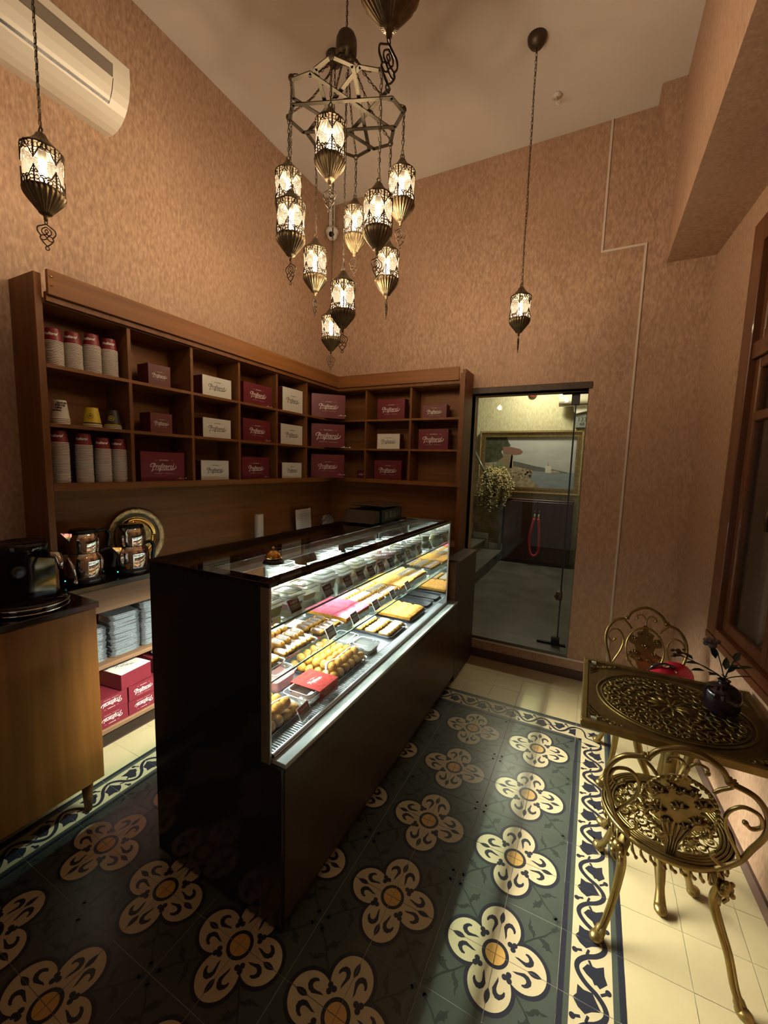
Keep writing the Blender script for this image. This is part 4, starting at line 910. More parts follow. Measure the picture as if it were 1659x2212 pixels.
# ============================================================ DISPLAY CASE
GX = -0.744; KX0, KX1 = -1.37, -0.69; KY0, KY1 = -1.51, 0.50; GY1 = 0.392
LZ = 0.655; TZ1 = 1.288; TZ0 = 1.272
dc = thing('display_case', 'long refrigerated pastry display case with dark brown base and glass front', 'display case', (0, 0, 0))
b = MB(); b.box(KX0, KX1 - 0.004, KY0 + 0.014, KY1 - 0.004, 0.05, LZ - 0.014); b.box(KX0 + 0.03, KX1 - 0.02, KY0 + 0.03, KY1 - 0.02, 0.0, 0.05); b.obj('base', WOODK, dc)
b = MB(); b.box(KX1 - 0.004, KX1, KY0 + 0.016, KY1 - 0.006, 0.052, LZ - 0.034); b.obj('front_panel', WOODK, dc)
b = MB(); b.box(KX1 - 0.006, KX1 - 0.001, KY0 + 0.016, KY1 - 0.006, LZ - 0.034, LZ - 0.016); b.obj('black_rail', BLACKP, dc)  # black rail just under the stone ledge
b = MB(); b.bev(KX0, GX - 0.040, KY0, KY0 + 0.014, 0.012, TZ0, 0.002); b.obj('end_panel', ENDP, dc)
b = MB(); b.bev(GX - 0.040, GX - 0.012, KY0 - 0.001, KY0 + 0.014, 0.64, TZ0, 0.002); b.obj('corner_post', mat('bronze_profile', (0.30, 0.25, 0.17), 0.35, 0.7), dc)
b = MB(); b.bev(GX - 0.012, GX + 0.001, KY0 - 0.0015, KY0 + 0.010, 0.64, TZ0, 0.002); b.obj('post_trim', STEEL, dc)
b = MB(); b.box(GX - 0.04, KX1 - 0.003, KY0, KY0 + 0.014, 0.012, 0.640); b.obj('base_side', BLACKP, dc)
b = MB(); b.bev(GX - 0.016, KX1 + 0.006, KY0 + 0.012, KY1, LZ - 0.016, LZ + 0.001, 0.0015); b.obj('stone_ledge', STONE, dc)
b = MB(); b.T = Matrix.Translation((GX - 0.004, KY0 + 0.016, LZ + 0.006)) @ Matrix.Rotation(radians(-90), 4, 'X'); b.lathe([(0.011, 0), (0.011, GY1 - KY0 - 0.018)], 12); b.obj('front_rail', STEEL, dc)
b = MB(); b.box(GX - 0.003, GX + 0.003, KY0 + 0.014, GY1, LZ + 0.014, TZ0); b.obj('front_glass', PANE, dc)
b = MB(); b.box(-1.335, GX - 0.004, GY1 - 0.006, GY1, LZ, TZ0); b.obj('mirror_end', MIRROR, dc)
b = MB(); b.box(KX0, GX + 0.001, GY1, GY1 + 0.012, 0.64, TZ0); b.obj('end_board', WOODK, dc)
b = MB(); b.bev(GX - 0.010, GX + 0.005, GY1 - 0.004, GY1 + 0.010, LZ, TZ0 + 0.002, 0.002); b.obj('post_trim', STEEL, dc)
b = MB(); b.box(-1.345, -1.330, KY0 + 0.014, GY1, LZ, LZ + 0.06); b.box(-1.345, -1.330, KY0 + 0.014, GY1, TZ0 - 0.03, TZ0); b.obj('back_rail', STEEL, dc)
for k, (y0, y1) in enumerate(((KY0 + 0.02, -0.85), (-0.90, -0.20), (-0.26, GY1 - 0.01))):
    b = MB(); x = -1.350 + 0.012 * (k % 2)
    for (p, q, e, g) in ((y0, y0 + 0.03, LZ + 0.06, TZ0 - 0.03), (y1 - 0.03, y1, LZ + 0.06, TZ0 - 0.03), (y0, y1, LZ + 0.06, LZ + 0.08), (y0, y1, TZ0 - 0.05, TZ0 - 0.03)): b.box(x - 0.006, x + 0.006, p, q, e, g)
    d = b.obj('sliding_door', STEEL, dc); b = MB(); b.box(x - 0.002, x + 0.002, y0 + 0.03, y1 - 0.03, LZ + 0.08, TZ0 - 0.05); b.obj('door_glass', PANE, d)
# top: black-edged glass slab
b = MB(); b.bev(GX - 0.050, GX + 0.003, KY0 - 0.004, GY1 + 0.012, TZ0, TZ1, 0.0015); b.obj('top_front_band', BLACKG, dc)
b = MB(); b.bev(KX0 - 0.006, GX - 0.050, KY0 - 0.004, KY0 + 0.052, TZ0, TZ1, 0.0015); b.obj('top_side_band', BLACKG, dc)
b = MB(); b.bev(KX0 - 0.006, -1.105, KY0 + 0.052, GY1 + 0.012, TZ0, TZ1, 0.0015); b.obj('top_back_band', BLACKG, dc)
b = MB(); b.box(-1.105, GX - 0.050, KY0 + 0.052, GY1 - 0.004, TZ0 + 0.004, TZ1 - 0.001); b.obj('top_glass', PANE, dc)
b = MB(); b.bev(-1.105, -1.040, KY0 + 0.052, GY1 - 0.004, TZ0 - 0.030, TZ0 - 0.002, 0.002); b.obj('light_housing', mat('frosted_profile', (0.45, 0.46, 0.43), 0.3), dc)
b = MB(); b.box(-1.095, GX - 0.050, GY1 - 0.004, GY1 + 0.012, TZ0, TZ1 - 0.001); b.obj('top_end_band', STONE, dc)
# shelves
US, LS = 1.098, 0.876
for z, x1, nm in ((US, -0.802, 'upper'), (LS, -0.828, 'lower')):
    b = MB(); b.box(-1.31, x1 - 0.002, KY0 + 0.02, GY1 - 0.008, z - 0.008, z); s = b.obj('glass_shelf', SHELFG, dc)
    b = MB(); b.box(x1 - 0.002, x1, KY0 + 0.02, GY1 - 0.008, z - 0.008, z); b.obj('shelf_edge', EDGEG, s)
    for y in (-1.49, -0.85, -0.20, GY1 - 0.012):
        b = MB(); b.prism([(-1.325, y - 0.003), (-0.98, y - 0.003), (-0.98, y + 0.003), (-1.325, y + 0.003)], z - 0.020, z - 0.0085); b.obj('shelf_bracket', STEEL, s)
# deck with a slotted air grille
b = MB(); b.box(-1.335, GX - 0.062, KY0 + 0.016, GY1 - 0.004, LZ - 0.01, LZ + 0.004); b.box(GX - 0.062, GX - 0.016, KY0 + 0.016, GY1 - 0.004, LZ - 0.01, LZ - 0.001); b.obj('deck', mat('deck_steel', (0.20, 0.21, 0.22), 0.38, 0.7), dc)
b = MB(); y = KY0 + 0.03
while y < GY1 - 0.02: b.box(GX - 0.060, GX - 0.020, y, y + 0.0065, LZ - 0.001, LZ + 0.004); y += 0.0125
o = b.obj('grille_bars', mat('white_enamel', (0.78, 0.80, 0.82), 0.3), dc); o['kind'] = 'stuff'
b = MB(); b.box(-1.33, -0.83, KY0 + 0.016, KY0 + 0.020, LZ, TZ0); b.obj('inner_lining', mat('white_lining', (0.70, 0.72, 0.70), 0.4), dc)
# strip lamps: under the top and under each shelf
def strip(x, z, ang, wd, col, spread=180, name='light_strip'):
    b = MB(); b.box(x - 0.006, x + 0.006, KY0 + 0.06, GY1 - 0.03, z, z + 0.006); b.obj(name, LEDM, dc)
    l = bpy.data.lights.new('case_light', 'AREA'); l.shape = 'RECTANGLE'; l.size = 0.010; l.size_y = 1.80; l.energy = CASE_W * wd; l.color = col; l.spread = radians(spread)
    o = bpy.data.objects.new('case_light', l); COL.objects.link(o); o.location = (x, (KY0 + GY1) / 2, z - 0.004); o.rotation_euler = (0, radians(ang), 0)
strip(-1.085, TZ0 - 0.037, 4, 0.75, (0.90, 1.0, 0.96), 150)
strip(-1.02, US - 0.016, -54, 0.52, (1.0, 0.93, 0.76), 62)
strip(-1.14, US - 0.016, 50, 0.42, (1.0, 0.95, 0.82), 66)  # extra strip, added to brighten the floor behind the case
strip(-0.97, LS - 0.016, 0, 0.24, (0.90, 1.0, 0.96), 140)

# -------------------------------------------------- trays
def tray(label, x0, x1, y0, y1, z, m=TRAYM, h=0.016, grp='trays in the display case'):
    t = thing('serving_tray', label, 'tray', ((x0 + x1) / 2, (y0 + y1) / 2, z), 0, grp); X, Y = (x1 - x0) / 2, (y1 - y0) / 2
    def ring(a, zz, r=0.02):
        o = []
        for sx, sy, st in ((1, 1, 0), (-1, 1, 90), (-1, -1, 180), (1, -1, 270)):
            for k in range(4): q = radians(st + 30 * k); o.append((sx * (X - a - r) + r * cos(q), sy * (Y - a - r) + r * sin(q), zz))
        return o
    b = MB(); R = [ring(0.010, 0.0), ring(0.006, h * 0.6), ring(0.003, h), ring(0.0, h + 0.001), ring(0.0, h - 0.001), ring(0.004, h - 0.0015), ring(0.0085, 0.0015)]
    n = len(R[0]); vs = [p for r in R for p in r]; fs = [tuple(range(n))[::-1], tuple(range((len(R) - 1) * n, len(R) * n))]
    for j in range(len(R) - 1):
        for i in range(n): k = (i + 1) % n; fs.append((j * n + i, j * n + k, (j + 1) * n + k, (j + 1) * n + i))
    b.add(vs, fs); b.obj('tray_body', m, t); return t
def capsule(L, r, sz=1.0, seg=10, n=5, bump=0.0, sd=1):
    """finger-shaped choux along y, resting on z=0"""
    b = MB(); vs = []; rings = []; ys = [(-L / 2 + r - r * cos(pi / 2 * k / n), sin(pi / 2 * k / n)) for k in range(n + 1)]
    ys += [(-y, s) for y, s in ys[::-1]]; rr = random.Random(sd)
    for (y, s) in ys:
        for i in range(seg):
            a = 2 * pi * i / seg; q = 1 + rr.uniform(-bump, bump); vs.append((r * s * cos(a) * q, y, r * sz * (1 + s * sin(a) * q) if sin(a) > -0.5 else r * sz * (1 - s * 0.75)))
    m = len(ys); fs = []
    for j in range(m - 1):
        for i in range(seg): k = (i + 1) % seg; fs.append((j * seg + i, j * seg + k, (j + 1) * seg + k, (j + 1) * seg + i))
    b.add(vs, fs, True); return b
BODY = capsule(0.078, 0.0155, 0.95, bump=0.03).mesh('choux_body', PASTRY)
def icing(m, drip=0, name='icing'):
    b = MB(); seg = 10; ys = [-0.036 + 0.072 * k / 9 for k in range(10)]; vs = []
    for k, y in enumerate(ys):
        s = math.sqrt(max(0.05, 1 - (abs(y) / 0.0385) ** 4))
        for i in range(seg): a = radians(12 + 156 * i / (seg - 1)); vs.append((0.0163 * s * cos(a), y, 0.0148 + 0.0163 * s * sin(a)))
    fs = [(j * seg + i, (j + 1) * seg + i, (j + 1) * seg + i + 1, j * seg + i + 1) for j in range(9) for i in range(seg - 1)]
    b.add(vs, fs, True); me = b.mesh(name, m); return me
def zig(m, name='icing_drizzle', seed=1, w=0.0018):
    b = MB(); P = []
    for k in range(11): y = -0.030 + 0.006 * k; x = 0.011 * (1 if k % 2 else -1); P.append((x, y, 0.0148 + math.sqrt(max(0, 0.0168 ** 2 - x * x)) + 0.0003))
    b.tube(P, w, 5); return b.mesh(name, m)
I_W, I_C, I_P = icing(ICEW), icing(ICEC), icing(PINKI); Z_P, Z_Y, Z_W = zig(PINKI), zig(PUD_Y), zig(ICEW)
def eclair(label, top, z, loc, rot, grp, sc=1.0):
    t = thing('eclair', label, 'eclair', loc, rot, grp); t.scale = (sc, sc, sc)
    link('choux_body', BODY, t); 
    if top: link('icing', top, t)
    if z: link('icing_drizzle', z, t)
    return t
def fill(proto, x0, x1, y0, y1, z, nx, ny, lab, grp, seed, jitter=0.002, skip=None, rot=0):
    """copies of an eclair over a tray; long side along x"""
    rr = random.Random(seed); first = True
    for i in range(nx):
        for j in range(ny):
            if skip and skip(i, j): continue
            x = x0 + (x1 - x0) * (i + 0.5) / nx + rr.uniform(-jitter, jitter); y = y0 + (y1 - y0) * (j + 0.5) / ny + rr.uniform(-jitter, jitter)
            o = dup(proto, (x, y, z + rr.uniform(0, 0.0015)), pi / 2 + rot + rr.uniform(-0.06, 0.06), lab, grp)
def kill(t):
    for c in list(t.children): bpy.data.objects.remove(c)
    bpy.data.objects.remove(t)
pw = eclair('p', I_W, Z_P, (0, 0, 0), 0, 'g', 0.96); pc = eclair('p', I_C, Z_Y, (0, 0, 0), 0, 'g', 0.96); pcp = eclair('p', I_C, None, (0, 0, 0), 0, 'g', 0.96); py = eclair('p', I_W, Z_Y, (0, 0, 0), 0, 'g', 0.96)
LZT = LS + 0.0005; DZT = LZ + 0.0045
XA, XB = -1.150, -0.880
tray('steel tray of white eclairs at the near left end, lower shelf', XA, XB, -1.262, -1.040, LZT)
fill(pw, XA + 0.008, XB - 0.008, -1.255, -1.047, LZT + 0.003, 3, 6, 'white iced eclair with pink drizzle on the near tray of the lower shelf', 'white and pink eclairs on the near tray', 1)
fill(pw, XA + 0.03, XB - 0.04, -1.240, -1.060, LZT + 0.028, 2, 4, 'white iced eclair with pink drizzle heaped on top, near tray of the lower shelf', 'upper layer of white and pink eclairs on the near tray', 2)
tray('steel tray of pink eclairs cut by the near end of the lower shelf', XA, XB + 0.01, -1.485, -1.270, LZT)
pp = eclair('p', I_P, None, (0, 0, 0), 0, 'g', 0.96)
fill(pp, XA + 0.008, XB - 0.004, -1.478, -1.278, LZT + 0.003, 3, 6, 'pink iced eclair on the nearest tray of the lower shelf', 'pink eclairs on the nearest tray', 3)
tray('half-empty steel tray with a few chocolate eclairs', XA, XB, -1.030, -0.820, LZT)
fill(pcp, XA + 0.09, XB - 0.008, -1.000, -0.830, LZT + 0.003, 2, 5, 'chocolate eclair left on the half-empty tray', 'chocolate eclairs on the half-empty tray', 4)
b = MB(); b.box(-0.06, 0.06, -0.05, 0.05, 0, 0.001); o = b.obj('baking_paper', mat('paper_greasy', (0.60, 0.58, 0.52), 0.4), None, (XA + 0.075, -0.93, LZT + 0.0035), 0.15); tag(o, 'bare sheet of baking paper on the half-empty tray', 'paper')
def slab_cake(label, x0, x1, y0, y1, z, nx, ny, m_top, m_base, cat='cake', h=0.030, top_h=0.006):
    t = thing('tray_cake', label, cat, ((x0 + x1) / 2, (y0 + y1) / 2, z)); rr = random.Random(int(1000 * abs(y0)))
    X, Y = (x1 - x0) / 2, (y1 - y0) / 2
    for i in range(nx):
        for j in range(ny):
            cx, cy = -X + 2 * X * (i + 0.5) / nx, -Y + 2 * Y * (j + 0.5) / ny; w, d = X / nx, Y / ny; hh = h + rr.uniform(-0.002, 0.002)
            b = MB(); N = 6; vs = []
            for a in range(N + 1):
                for c in range(N + 1):
                    u, v = -1 + 2 * a / N, -1 + 2 * c / N; e = max(abs(u), abs(v)); vs.append((cx + w * u * 0.995, cy + d * v * 0.995, hh * (1 - 0.28 * e ** 6) + rr.uniform(-0.0014, 0.0014)))
            o = len(vs); fs = [(a * (N + 1) + c, (a + 1) * (N + 1) + c, (a + 1) * (N + 1) + c + 1, a * (N + 1) + c + 1) for a in range(N) for c in range(N)]
            b.mi = 0; b.add(vs, fs, True); b.mi = 1
            b.box(cx - w * 0.985, cx + w * 0.985, cy - d * 0.985, cy + d * 0.985, 0, hh * 0.70)
            b.obj('cake_piece', [m_top, m_base], t)
    return t
tray('steel tray under the pink sprinkled cake', XA, XB + 0.004, -0.812, -0.560, LZT)
slab_cake('tray cake thickly covered with pink sprinkles', XA + 0.008, XB - 0.002, -0.805, -0.567, LZT + 0.003, 3, 3, ICEP, SPONGE, h=0.040)
tray('steel tray of white and pink striped eclairs, middle of the lower shelf', XA, XB, -0.552, -0.345, LZT)
fill(pw, XA + 0.008, XB - 0.006, -0.548, -0.350, LZT + 0.003, 3, 6, 'white eclair with pink stripe on the middle tray of the lower shelf', 'striped eclairs on the middle tray', 5)
tray('steel tray of chocolate eclairs right of the striped ones', XA, XB, -0.338, -0.150, LZT)
fill(pc, XA + 0.008, XB - 0.006, -0.334, -0.154, LZT + 0.003, 3, 6, 'chocolate eclair with thin drizzle on the first chocolate tray', 'eclairs on the first chocolate tray', 6)
tray('steel tray under the yellow crumb cake on the lower shelf', XA, XB, -0.142, 0.085, LZT)
slab_cake('yellow crumb-topped tray cake on the lower shelf', XA + 0.008, XB - 0.004, -0.136, 0.079, LZT + 0.003, 3, 5, SPONGE, SPONGE, h=0.036)
tray('steel tray of chocolate eclairs next to the mirror', XA, XB, 0.095, 0.345, LZT)
fill(pc, XA + 0.008, XB - 0.006, 0.100, 0.340, LZT + 0.003, 3, 8, 'chocolate eclair with thin drizzle on the tray next to the mirror', 'chocolate eclairs on the tray next to the mirror', 7)
# deck
PUFF = MB(); PUFF.ball((0, 0, 0.0), 0.0235, 14, 9, (1, 1, 0.86)); rr = random.Random(5); PUFF.v = [tuple(c * rr.uniform(0.965, 1.035) for c in v) for v in PUFF.v]; PUFFM = PUFF.mesh('cream_puff', PASTRY)
def puffs(x0, x1, y0, y1, z, lab, grp, seed, r=0.0235):
    rr = random.Random(seed)
    for lay in range(2):
        mg = lay * 0.022; nx = max(1, int((x1 - x0 - 2 * mg) / (2 * r * 0.93))); ny = max(1, int((y1 - y0 - 2 * mg) / (2 * r * 0.93))); dx = (x1 - x0 - 2 * mg) / nx; dy = (y1 - y0 - 2 * mg) / ny
        for i in range(nx):
            for j in range(ny):
                x = x0 + mg + (i + 0.5) * dx + rr.uniform(-0.002, 0.002); y = y0 + mg + (j + 0.5) * dy + rr.uniform(-0.002, 0.002)
                c = link('cream_puff', PUFFM, None, (x, y, z + 0.0205 + lay * 0.033 + rr.uniform(0, 0.003)), (rr.uniform(0, 3), rr.uniform(0, 3), rr.uniform(0, 3)))
                tag(c, lab, 'cream puff', grp)
def film(label, x0, x1, y0, y1, z, h, seed):
    rr = random.Random(seed); b = MB(); N = 12; vs = []
    for a in range(N + 1):
        for c in range(N + 1):
            u, v = -1 + 2 * a / N, -1 + 2 * c / N; e = max(abs(u), abs(v)); zz = h * (1 - 0.75 * max(0, (e - 0.72) / 0.28) ** 1.4) + rr.uniform(-0.0035, 0.0035) * (e < 0.99); vs.append(((x0 + x1) / 2 + (x1 - x0) / 2 * u, (y0 + y1) / 2 + (y1 - y0) / 2 * v, z + zz))
    b.add(vs, [(a * (N + 1) + c, (a + 1) * (N + 1) + c, (a + 1) * (N + 1) + c + 1, a * (N + 1) + c + 1) for a in range(N) for c in range(N)], True)
    return tag(b.obj('cling_film', WRAP), label, 'cling film')
tray('steel tray of cream puffs at the near end of the deck', -1.12, -0.812, -1.475, -1.235, DZT)
puffs(-1.108, -0.820, -1.468, -1.243, DZT + 0.003, 'golden cream puff on the film-wrapped tray nearest the case end', 'cream puffs on the nearest deck tray', 11)
film('clear film stretched over the nearest tray of cream puffs', -1.118, -0.814, -1.473, -1.237, DZT + 0.016, 0.066, 3)
tray('steel tray heaped with cream puffs behind the red-sleeved pack', -1.115, -0.812, -1.000, -0.690, DZT)
puffs(-1.103, -0.820, -0.992, -0.697, DZT + 0.003, 'golden cream puff on the large film-wrapped tray of the deck', 'cream puffs on the large deck tray', 12)
film('clear film stretched over the large tray of cream puffs', -1.113, -0.814, -0.998, -0.692, DZT + 0.016, 0.068, 4)
tray('black tray of pale iced eclairs on the deck', -1.12, -0.815, -0.410, -0.170, DZT, TRAYM)
fill(py, -1.112, -0.822, -0.404, -0.176, DZT + 0.003, 3, 6, 'pale cream iced eclair on the deck tray', 'pale eclairs on the deck tray', 8)
tray('black tray under the orange crumb cake on the deck', -1.11, -0.812, -0.110, 0.165, DZT, TRAYK)
slab_cake('orange-gold crumb tray cake in front on the deck', -1.09, -0.830, -0.100, 0.155, DZT + 0.003, 3, 5, SPONGE, SPONGE, h=0.038)
tray('black tray of yellow cake near the mirror on the deck', -1.12, -0.83, 0.215, 0.375, DZT, TRAYK)
# clear food boxes
def rr_ring(X, Y, z, r, n=4):
    o = []
    for sx, sy, st in ((1, 1, 0), (-1, 1, 90), (-1, -1, 180), (1, -1, 270)):
        for k in range(n): q = radians(st + 90 * k / (n - 1)); o.append((sx * (X - r) + r * cos(q), sy * (Y - r) + r * sin(q), z))
    return o
def loft(R, caps=(True, True), smooth=False):
    b = MB(); n = len(R[0]); vs = [p for r in R for p in r]; fs = []
    if caps[0]: fs.append(tuple(range(n))[::-1])
    if caps[1]: fs.append(tuple(range((len(R) - 1) * n, len(R) * n)))
    for j in range(len(R) - 1):
        for i in range(n): k = (i + 1) % n; fs.append((j * n + i, j * n + k, (j + 1) * n + k, (j + 1) * n + i))
    b.add(vs, fs, smooth); return b
def tub(label, x, y, z, w, d, h, fill_m, level, yaw=0.0, grp='clear tubs on the upper shelf', lidm=CLEARL, name='food_tub', cat='tub'):
    t = thing(name, label, cat, (x, y, z), yaw, grp); a, c = w / 2, d / 2; r = min(a, c) * 0.28
    loft([rr_ring(a * 0.80, c * 0.80, 0, r), rr_ring(a * 0.93, c * 0.93, h * 0.70, r), rr_ring(a, c, h * 0.72, r), rr_ring(a, c, h * 0.78, r)], (True, False)).obj('tub_body', CLEAR, t)
    loft([rr_ring(a * 0.99, c * 0.99, h * 0.785, r), rr_ring(a * 0.99, c * 0.99, h * 0.83, r), rr_ring(a * 0.84, c * 0.84, h * 0.86, r), rr_ring(a * 0.80, c * 0.80, h, r), rr_ring(a * 0.74, c * 0.74, h * 0.97, r)], (False, True)).obj('tub_lid', lidm, t)
    b = MB(); b.tube([p for p in rr_ring(a * 0.80, c * 0.80, h, r, 5)], 0.0016, 5, closed=True); b.tube([p for p in rr_ring(a * 0.985, c * 0.985, h * 0.81, r, 5)], 0.0015, 5, closed=True); b.obj('lid_rim', mat_rim, t)
    if fill_m: loft([rr_ring(a * 0.78, c * 0.78, 0.003, r), rr_ring(a * (0.78 + 0.13 * level), c * (0.78 + 0.13 * level), h * 0.68 * level, r)]).obj('contents', fill_m, t)
    return t
mat_rim = mat('lid_rim_white', (0.80, 0.86, 0.86), 0.15)
def pot(label, x, y, z, r, h, fill_m, level=0.85, grp='round dessert cups on the upper shelf'):
    t = thing('dessert_cup', label, 'dessert cup', (x, y, z), 0, grp)
    b = MB(); b.lathe([(0, 0.0005), (r * 0.80, 0.0005), (r * 0.97, h * 0.88), (r, h * 0.90)], 22); b.obj('cup_body', CLEAR, t)
    b = MB(); b.lathe([(0, 0.003), (r * 0.78, 0.003), (r * (0.79 + 0.16 * level), h * 0.86 * level), (0, h * 0.86 * level)], 22); b.obj('contents', fill_m, t)
    b = MB(); b.lathe([(r * 1.04, h * 0.88), (r * 1.05, h * 0.95), (r * 0.96, h), (r * 0.90, h * 0.97), (0, h * 0.96)], 22); b.obj('cup_lid', CLEARL, t)
    b = MB(); P = [(r * 1.03 * cos(a), r * 1.03 * sin(a), h * 0.94) for a in [2 * pi * i / 22 for i in range(22)]]; b.tube(P, 0.0014, 5, closed=True); b.obj('lid_rim', mat_rim, t); return t
UZ = US + 0.0005
T_ = [(-0.905, -1.360, .125, .105, .072, PUD_Y, .85, 'clear square tub of pale custard, nearest the case end'), (-0.900, -1.235, .120, .105, .070, PUD_C, .55, 'clear square tub of dark chocolate cake beside the nearest tub'),
      (-1.030, -1.350, .115, .10, .070, PUD_O, .6, 'clear square tub of fruit and caramel behind the nearest tub'), (-1.020, -1.235, .115, .10, .070, PUD_O, .8, 'clear tub of orange pudding, second row near the case end'),
      (-0.920, -1.115, .115, .10, .068, PUD_Y, .6, 'clear lidded tub of caramel-topped cake, third along the front'), (-1.030, -1.110, .125, .11, .082, PUD_Y, .9, 'taller tub of yellow custard, second row'),
      (-0.930, -0.965, .13, .13, .082, PUD_W, .9, 'large milky tub in the front row, left of the middle'), (-1.045, -0.960, .13, .12, .080, PUD_P, .8, 'tub of pink-brown trifle in the second row'),
      (-0.935, -0.815, .13, .12, .075, PUD_W, .85, 'wide milky tub in the front row, near the middle'), (-1.045, -0.815, .12, .12, .075, PUD_W, .8, 'milky tub in the second row, near the middle'),
      (-0.935, -0.670, .13, .12, .082, PUD_Y, .9, 'large tub of yellow jelly cream in the front row, middle'), (-1.055, -0.680, .12, .12, .100, PUD_W, .9, 'tall white-lidded tub seen through the glass top, middle'),
      (-1.170, -0.960, .13, .12, .095, PUD_W, .9, 'white-lidded tub seen through the glass top, left'), (-1.170, -0.560, .12, .12, .095, PUD_W, .9, 'white tub at the back, right of the middle'),
      (-0.940, -0.530, .12, .12, .075, PUD_W, .9, 'pale lidded tub in the front row, right of the middle')]
for (x, y, w_, d_, h_, m_, l_, lab) in T_: tub(lab, x, y, UZ, w_, d_, h_, m_, l_, 0.0)
P_ = [(-0.930, -0.395, .056, .062, PUD_O, 'wide caramel pudding cup in the front row'), (-0.912, -0.278, .044, .062, PUD_P, 'rose pudding cup in the front row'), (-0.915, -0.180, .042, .066, PUD_Y, 'yellow custard cup right of the rose pudding'),
      (-0.925, -0.085, .042, .064, PUD_C, 'chocolate pudding cup in the front row'), (-0.925, 0.010, .042, .064, PUD_Y, 'cream cup in the front row, third from the mirror'), (-0.925, 0.105, .042, .064, PUD_C, 'dark chocolate cup, second from the mirror'), (-0.925, 0.200, .042, .064, PUD_Y, 'vanilla cup in the front row, last before the mirror'),
      (-1.035, -0.400, .046, .062, PUD_Y, 'pale custard cup behind the caramel pudding'), (-1.030, -0.300, .042, .062, PUD_W, 'milk pudding cup behind the rose pudding'), (-1.030, -0.205, .042, .062, PUD_P, 'rose cream cup in the second row'), (-1.030, -0.110, .042, .062, PUD_W, 'milk pudding cup in the second row, middle'),
      (-1.030, -0.015, .042, .080, PUD_Y, 'tall yellow custard cup in the second row'), (-1.030, 0.080, .042, .066, PUD_Y, 'custard cup in the second row, near the mirror'), (-1.030, 0.175, .042, .066, PUD_C, 'chocolate cup in the second row, near the mirror'), (-0.97, 0.295, .042, .064, PUD_Y, 'vanilla cup touching the mirror'),
      (-1.135, -0.35, .042, .062, PUD_W, 'milk cup in the third row, left'), (-1.135, -0.25, .042, .062, PUD_W, 'milk cup in the third row, second'), (-1.135, -0.15, .042, .062, PUD_P, 'rose cup in the third row'), (-1.135, -0.05, .042, .062, PUD_W, 'milk cup in the third row, middle'), (-1.135, 0.05, .042, .062, PUD_W, 'milk cup in the third row, right'), (-1.135, 0.15, .042, .062, PUD_Y, 'custard cup in the third row, far right')]
for (x, y, r_, h_, m_, lab) in P_: pot(lab, x, y, UZ, r_, h_, m_)
# deck boxes
tub('flat clear lidded box on the deck, right of the cream puffs, front', -0.885, -0.600, DZT, 0.14, 0.13, 0.050, mat('grey_cake', (0.30, 0.29, 0.27), 0.4), .8, 0, 'flat clear boxes on the deck')
tub('flat clear lidded box on the deck, right of the cream puffs, behind', -1.035, -0.595, DZT, 0.14, 0.15, 0.050, mat('grey_cake', (0.30, 0.29, 0.27), 0.4), .8, 0, 'flat clear boxes on the deck')
tub('milky square tub with a red-brown dessert behind the red-sleeved pack', -1.055, -1.125, DZT, 0.13, 0.15, 0.085, PUD_P, .9, 0, 'clear tubs on the deck')
pk = tub('clear clamshell of eclairs in a bright red paper sleeve with a white logo', -0.870, -1.120, DZT, 0.150, 0.205, 0.056, None, .8, 0, 'sleeved pack on the deck', CLEAR, 'sleeved_pack', 'pack')
b = MB(); b.bev(-0.066, 0.066, -0.085, 0.085, 0.003, 0.026, 0.006); b.obj('eclair_filling', ICEC, pk)
b = MB(); b.bev(-0.062, 0.062, -0.096, -0.083, 0.004, 0.020, 0.004); b.obj('cream_filling', PUD_W, pk)
SLEEVE = mat('red_sleeve', (0.50, 0.022, 0.014), 0.6, spec=0.15)
b = MB(); b.box(-0.080, 0.080, -0.035, 0.105, 0.0585, 0.0600); b.box(0.0785, 0.080, -0.035, 0.105, 0.004, 0.0585); b.box(-0.080, -0.0785, -0.035, 0.105, 0.004, 0.0585); b.obj('paper_sleeve', SLEEVE, pk)
logo(pk, LOGOW, 0.075, (0.005, 0.03, 0.0603), (0, 0, radians(80)))
b = MB(); b.box(0.0801, 0.0804, -0.01, 0.055, 0.034, 0.036); b.box(0.0801, 0.0804, -0.005, 0.045, 0.026, 0.0275); b.obj('printed_lines', INKW, pk)
